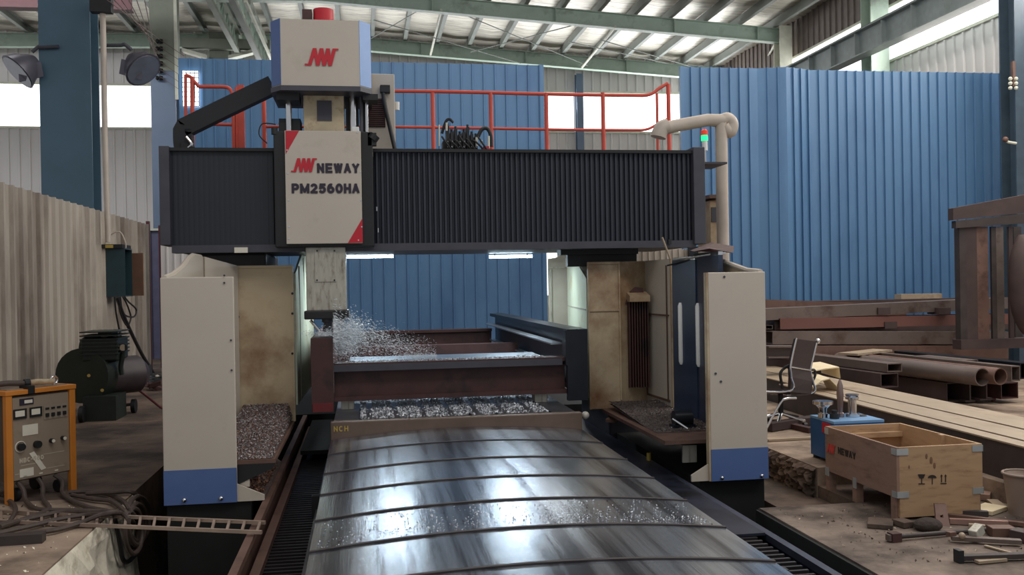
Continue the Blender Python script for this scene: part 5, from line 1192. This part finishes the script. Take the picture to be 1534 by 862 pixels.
# wall fittings on the right column
r = thing('wall_bracket', 'small lamp bracket low on the right end of the blue wall', 'bracket', P(1512, 212, Y=14.38))
b = MB(); b.tube([P(1504, 208, Y=14.37), P(1510, 213, Y=14.37), P(1522, 215, Y=14.37)], .025, 8); b.build('arm', PALEP, r)
MB().sph(P(1506, 209, Y=14.37), .05, n=10).build('knob', RUST, r, smooth=True)
r = thing('insulator_rack', 'rack of small pale insulators high on the dark right column', 'insulator rack', P(1517, 130, Y=14.37))
b = MB(); b.bar(P(1517.5, 92, Y=14.37), P(1518.5, 130, Y=14.37), .05, .05, (1, 0, 0)); b.build('rail', RUST, r)
for i in range(3):
    for x in (1513.5, 1522): MB().sph(P(x, 118+7*i, Y=14.34), .035, n=8).build('insulator', PALEP, r, smooth=True)
# bucket and tool litter at lower right
BK = thing('bucket', 'dusty brown bucket on the slab at the lower right photo edge', 'bucket', (4.66, 6.1, ZL))
bc = V((P(1534, 760, Y=6.1).x, 6.1, ZL))
MB().tube([bc, bc+V((0, 0, .29))], [.10, .135], 24).build('body', BUCK, BK, smooth=True)
rim = [bc+V((.137*math.cos(a), .137*math.sin(a), .295)) for a in [i*math.pi/12 for i in range(25)]]
MB().tube(rim, .01, 8).build('rim', BUCK, BK, smooth=True)
MB().tube([bc+V((0, 0, .291)), bc+V((0, 0, .293))], [.12, .12], 24).build('contents', CONCD, BK)
def sg(x, y, z=ZL): return P(x, y, Z=z)
def litter(name, pts, wd, h, m, lab, cat='bar'):
    a = sg(*pts[0], ZL+h/2+.004); c = sg(*pts[1], ZL+h/2+.004); tag(MB().bar(a, c, wd, h).build(name, m, bevel=.003), lab, cat)
r = thing('bolt_rod', 'long dark bolt with a square head lying before the wooden crate', 'bolt', sg(1380, 803))
a = sg(1340, 805, ZL+.03); c = sg(1500, 792, ZL+.02)
MB().tube([a, c], .016, 10).build('shaft', DARKFACE, r, smooth=True)
MB().obox(a, c-a, (c-a).cross(V((0, 0, 1))), (0, 0, 1), .035, .03, .029).build('head', RUSTD, r)
MB().obox(a-(c-a).normalized()*.045, c-a, (c-a).cross(V((0, 0, 1))), (0, 0, 1), .008, .022, .02).build('head_edge', MILL, r)
r = thing('clamp_bar', 'grey brown clamp bar with a knob lying in front of the bolt', 'clamp', sg(1470, 812))
a = sg(1425, 806, ZL+.03); c = sg(1530, 812, ZL+.03)
MB().bar(a, c, .05, .028).build('bar', MILL, r, bevel=.003); MB().obox(a+V((0, 0, .025)), (1, .2, 0), (-.2, 1, 0), (0, 0, 1), .025, .02, .014).build('nut', RUST, r)
MB().sph(sg(1441, 803, ZL+.06), .022, n=10).build('knob', PALEST, r, smooth=True)
r = thing('clamp_bar', 'dark flat clamp bar nearest the bottom right corner', 'clamp', sg(1490, 836))
a = sg(1434, 836, ZL+.03); c = sg(1540, 832, ZL+.03); MB().bar(a, c, .05, .03).build('bar', DARKFACE, r, bevel=.003)
MB().obox(a+V((.01, 0, .01)), c-a, (0, 1, 0), (0, 0, 1), .016, .028, .038).build('jaw', BLACK, r)
litter('steel_strip', ((1462, 842), (1505, 838)), .05, .02, PALEST, 'pale strip under the nearest dark clamp bar')
litter('steel_strip', ((1475, 818), (1515, 829)), .02, .012, PALEST, 'thin bright strip slanting between the two clamp bars')
litter('steel_rod', ((1415, 772), (1534, 786)), .04, .03, RUST, 'long rusty rod lying behind the upright plate')
litter('steel_rod', ((1422, 781), (1510, 785)), .03, .04, mat('pinkish_steel', (160, 128, 116), .5, .4), 'bright pinkish rod in front of the long rusty rod')
litter('steel_rod', ((1420, 768), (1480, 770)), .04, .04, DARKFACE, 'dark short rod touching the front right corner of the crate')
litter('steel_block', ((1482, 796), (1518, 796)), .1, .06, RUST, 'rusty block among the rods at the lower right')
litter('steel_block', ((1518, 800), (1545, 806)), .1, .07, DKRUST, 'dark brown block cut by the right photo edge beside the rods')
litter('steel_strip', ((1451, 788), (1476, 790)), .03, .03, PALEST, 'small pale strip beside the hammer head')
r = thing('hammer_head', 'worn hammer head standing among the rods at the lower right', 'hammer', sg(1466, 798))
MB().obox(sg(1463, 797, ZL+.06), (1, .6, .35), (-.6, 1, 0), (-.3, 0, 1), .055, .028, .032).build('head', CAST, r, bevel=.006)
MB().obox(sg(1463, 797, ZL+.02), (1, .6, 0), (-.6, 1, 0), (0, 0, 1), .04, .03, .02).build('foot', DARKFACE, r)
# plate standing against the crate
r = thing('slotted_plate', 'rusty plate with a square hole leaning upright by the crate', 'plate', sg(1410, 792))
a0, a1, a2, a3 = P(1404, 793, Y=5.92), P(1424, 793, Y=5.9), P(1417, 755, Y=6.02), P(1400, 755, Y=6.04)
b = MB()
def qd(u0, v0, u1, v1):
    f = lambda u, v: (a0.lerp(a1, u)).lerp(a3.lerp(a2, u), v)
    b.prism([f(u0, v0), f(u1, v0), f(u1, v1), f(u0, v1)], (0, .014, 0))
qd(0, 0, 1, .44); qd(0, .56, 1, 1); qd(0, .44, .35, .56); qd(.6, .44, 1, .56)
b.build('plate', RUST, r)
tag(MB().sph(sg(1390, 787, ZL+.035), .10, .08, .05, n=14).build('dirt_sack', mat('shaded_sack', (58, 48, 43), .9, bump=.8, scale=8), smooth=True), 'brown sack with shade in its colour, slumped between the crate and the leaning plate', 'sack')  # sack colour darkened to carry the shadow beside the crate
litter('stone_slab', ((1300, 783), (1338, 786)), .2, .03, CONCD, 'flat dirty slab lying in front of the crate corner', 'slab')
litter('stone_slab', ((1345, 785), (1362, 783)), .12, .04, CONCD, 'small dirty lump touching the crate foot', 'slab')
litter('wood_offcut', ((1462, 742), (1484, 744)), .14, .05, WOODD, 'brown wood offcut right of the crate', 'offcut')
litter('paper_scrap', ((1464, 760), (1498, 766)), .24, .03, PAPER, 'crumpled pale sheet on the ground between crate and bucket', 'paper')
litter('wood_offcut', ((1486, 750), (1502, 762)), .08, .02, PALEST, 'pale thin board leaning towards the bucket', 'offcut')
# ------------------------------------------------------------------ chips, litter and coolant: uncountable stuff
def stuff(o, label, cat): return tag(o, label, cat, None, 'stuff')
def mound(name, x0, x1, y0, y1, zf, n, sz, mats, label, bed=True, lim=None):
    b = MB(); nx, ny = 16, 16
    if bed:
        vs = [(x0+(x1-x0)*i/nx, y0+(y1-y0)*j/ny, zf(x0+(x1-x0)*i/nx, y0+(y1-y0)*j/ny)) for i in range(nx+1) for j in range(ny+1)]
        fs = [(i*(ny+1)+j, (i+1)*(ny+1)+j, (i+1)*(ny+1)+j+1, i*(ny+1)+j+1) for i in range(nx) for j in range(ny)]
        vs2 = [(x, y, z-.02) for x, y, z in vs]; k = len(vs); fs += [tuple(k+i for i in reversed(f)) for f in fs]
        b.add(vs+vs2, fs, 0)
    for _ in range(n):
        x = random.uniform(x0, x1); y = random.uniform(y0, y1)
        if lim and random.random() > lim(x, y): continue
        b.shard((x, y, zf(x, y)+random.uniform(0, sz)), sz*random.uniform(.5, 1.3), random.choice((1, 1, 2)))
    return stuff(b.build(name, mats), label, 'metal chips')
mound('metal_chips', -1.15, -.70, 7.22, 9.18, lambda x, y: LZ+.003+max(0, (y-7.5))*.10*min(1, max(.25, (-.685-x)/.05)), 9000, .0085, [CHIPB, mat('dull_chips', (150, 146, 148), .4, .4, var=.5, scale=60), CHIPR], 'bright metal chips heaped on the left chip ledge')
mound('metal_chips', 2.42, 3.08, 7.6, 9.15, lambda x, y: LZ+.003+max(0, (y-7.9))*.06, 3000, .008, [CHIPB, mat('dark_chips', (112, 108, 108), .4, .4, var=.5, scale=60), CHIPB], 'dark metal chips scattered on the right chip ledge')
mound('metal_chips', -.05, 1.6, 8.1, 11.5, lambda x, y: .443, 15000, .011, [CHIPB, CHIPS, CHIPS], 'bright metal chips covering the work table below the frame', bed=False, lim=lambda x, y: .9 if (x % .237) > .05 else .1)
mound('metal_chips', -.28, 1.7, 8.78, 9.0, lambda x, y: .872, 900, .010, [CHIPB, CHIPS, CHIPS], 'thin line of chips along the front edge of the frame', bed=False)
mound('metal_chips', -.94, -.78, 7.3, 8.5, lambda x, y: .03+.5*max(0, -.80-x), 700, .012, [CHIPB, CHIPR, CHIPR], 'rusty chips caught on the chute below the left ledge', bed=False)
def zcov(x, y):
    k = max(i for i in range(len(bounds)-1) if bounds[i] >= y); return arch(x, 1.075-.002*k, .302-.004*k)+.004
mound('metal_chips', -.25, 1.8, 4.68, 4.85, zcov, 1200, .006, [CHIPB, CHIPS, CHIPB], 'line of fine chips stuck along one plate of the way cover', bed=False, lim=lambda x, y: .25+.35*(x > .9))
mound('metal_chips', -.25, 1.8, 4.75, 5.2, zcov, 420, .007, [CHIPB, CHIPS, CHIPB], 'sparse fine chips sprinkled over one plate of the way cover', bed=False)
mound('grit', 3.0, 4.6, 5.2, 6.6, lambda x, y: ZL+.002, 260, .010, [CONCD, PALEST, CONCD], 'grit and crumbs on the slab before the crate', bed=False)
mound('grit', -3.0, -1.85, 5.4, 7.4, lambda x, y: .002, 200, .010, [CONCD, CONCE, CONCD], 'grit and crumbs on the left slab around the ladder', bed=False)
# coolant spray thrown off by the cutter
b = MB()
for _ in range(4500):
    q_ = P(518+random.gauss(0, 14), 506+random.gauss(0, 15), Y=8.84+random.gauss(0, .05))
    if q_.z > .89 and q_.x > -.29: b.shard(q_, random.uniform(.0025, .006), 0, V((1, 0, random.uniform(-.8, .6))), random.uniform(1, 2.5))
src = V((-.30, 8.86, 1.10))
for _ in range(5200):
    t = random.random()**1.7; a = random.gauss(0, 1)
    x = src.x+.02+t*.95; z = 1.12-.12*t-.26*t*t*random.random()+a*.10*(1-.55*t)+.06*(1-t)
    if z < .90: z = .90+random.random()*.03
    if x < -.28 and z < 1.12: z = 1.12+random.random()*.08
    y = 8.82+random.gauss(0, .06)+.1*t
    b.shard((x, y, z), random.uniform(.002, .0055)*(1.3-t*.6), 0, V((1, random.uniform(-.3, .3), -.4+random.uniform(-.5, .5))), random.uniform(1, 3.2))
for _ in range(700):
    b.shard((-.30-abs(random.gauss(0, .11)), 8.84+random.gauss(0, .05), 1.135+abs(random.gauss(0, .03))), random.uniform(.002, .005), 0, V((1, 0, random.uniform(-.5, .5))), 2)
stuff(b.build('coolant_spray', SPRAY), 'white coolant spray flying right from the milling cutter', 'coolant spray')
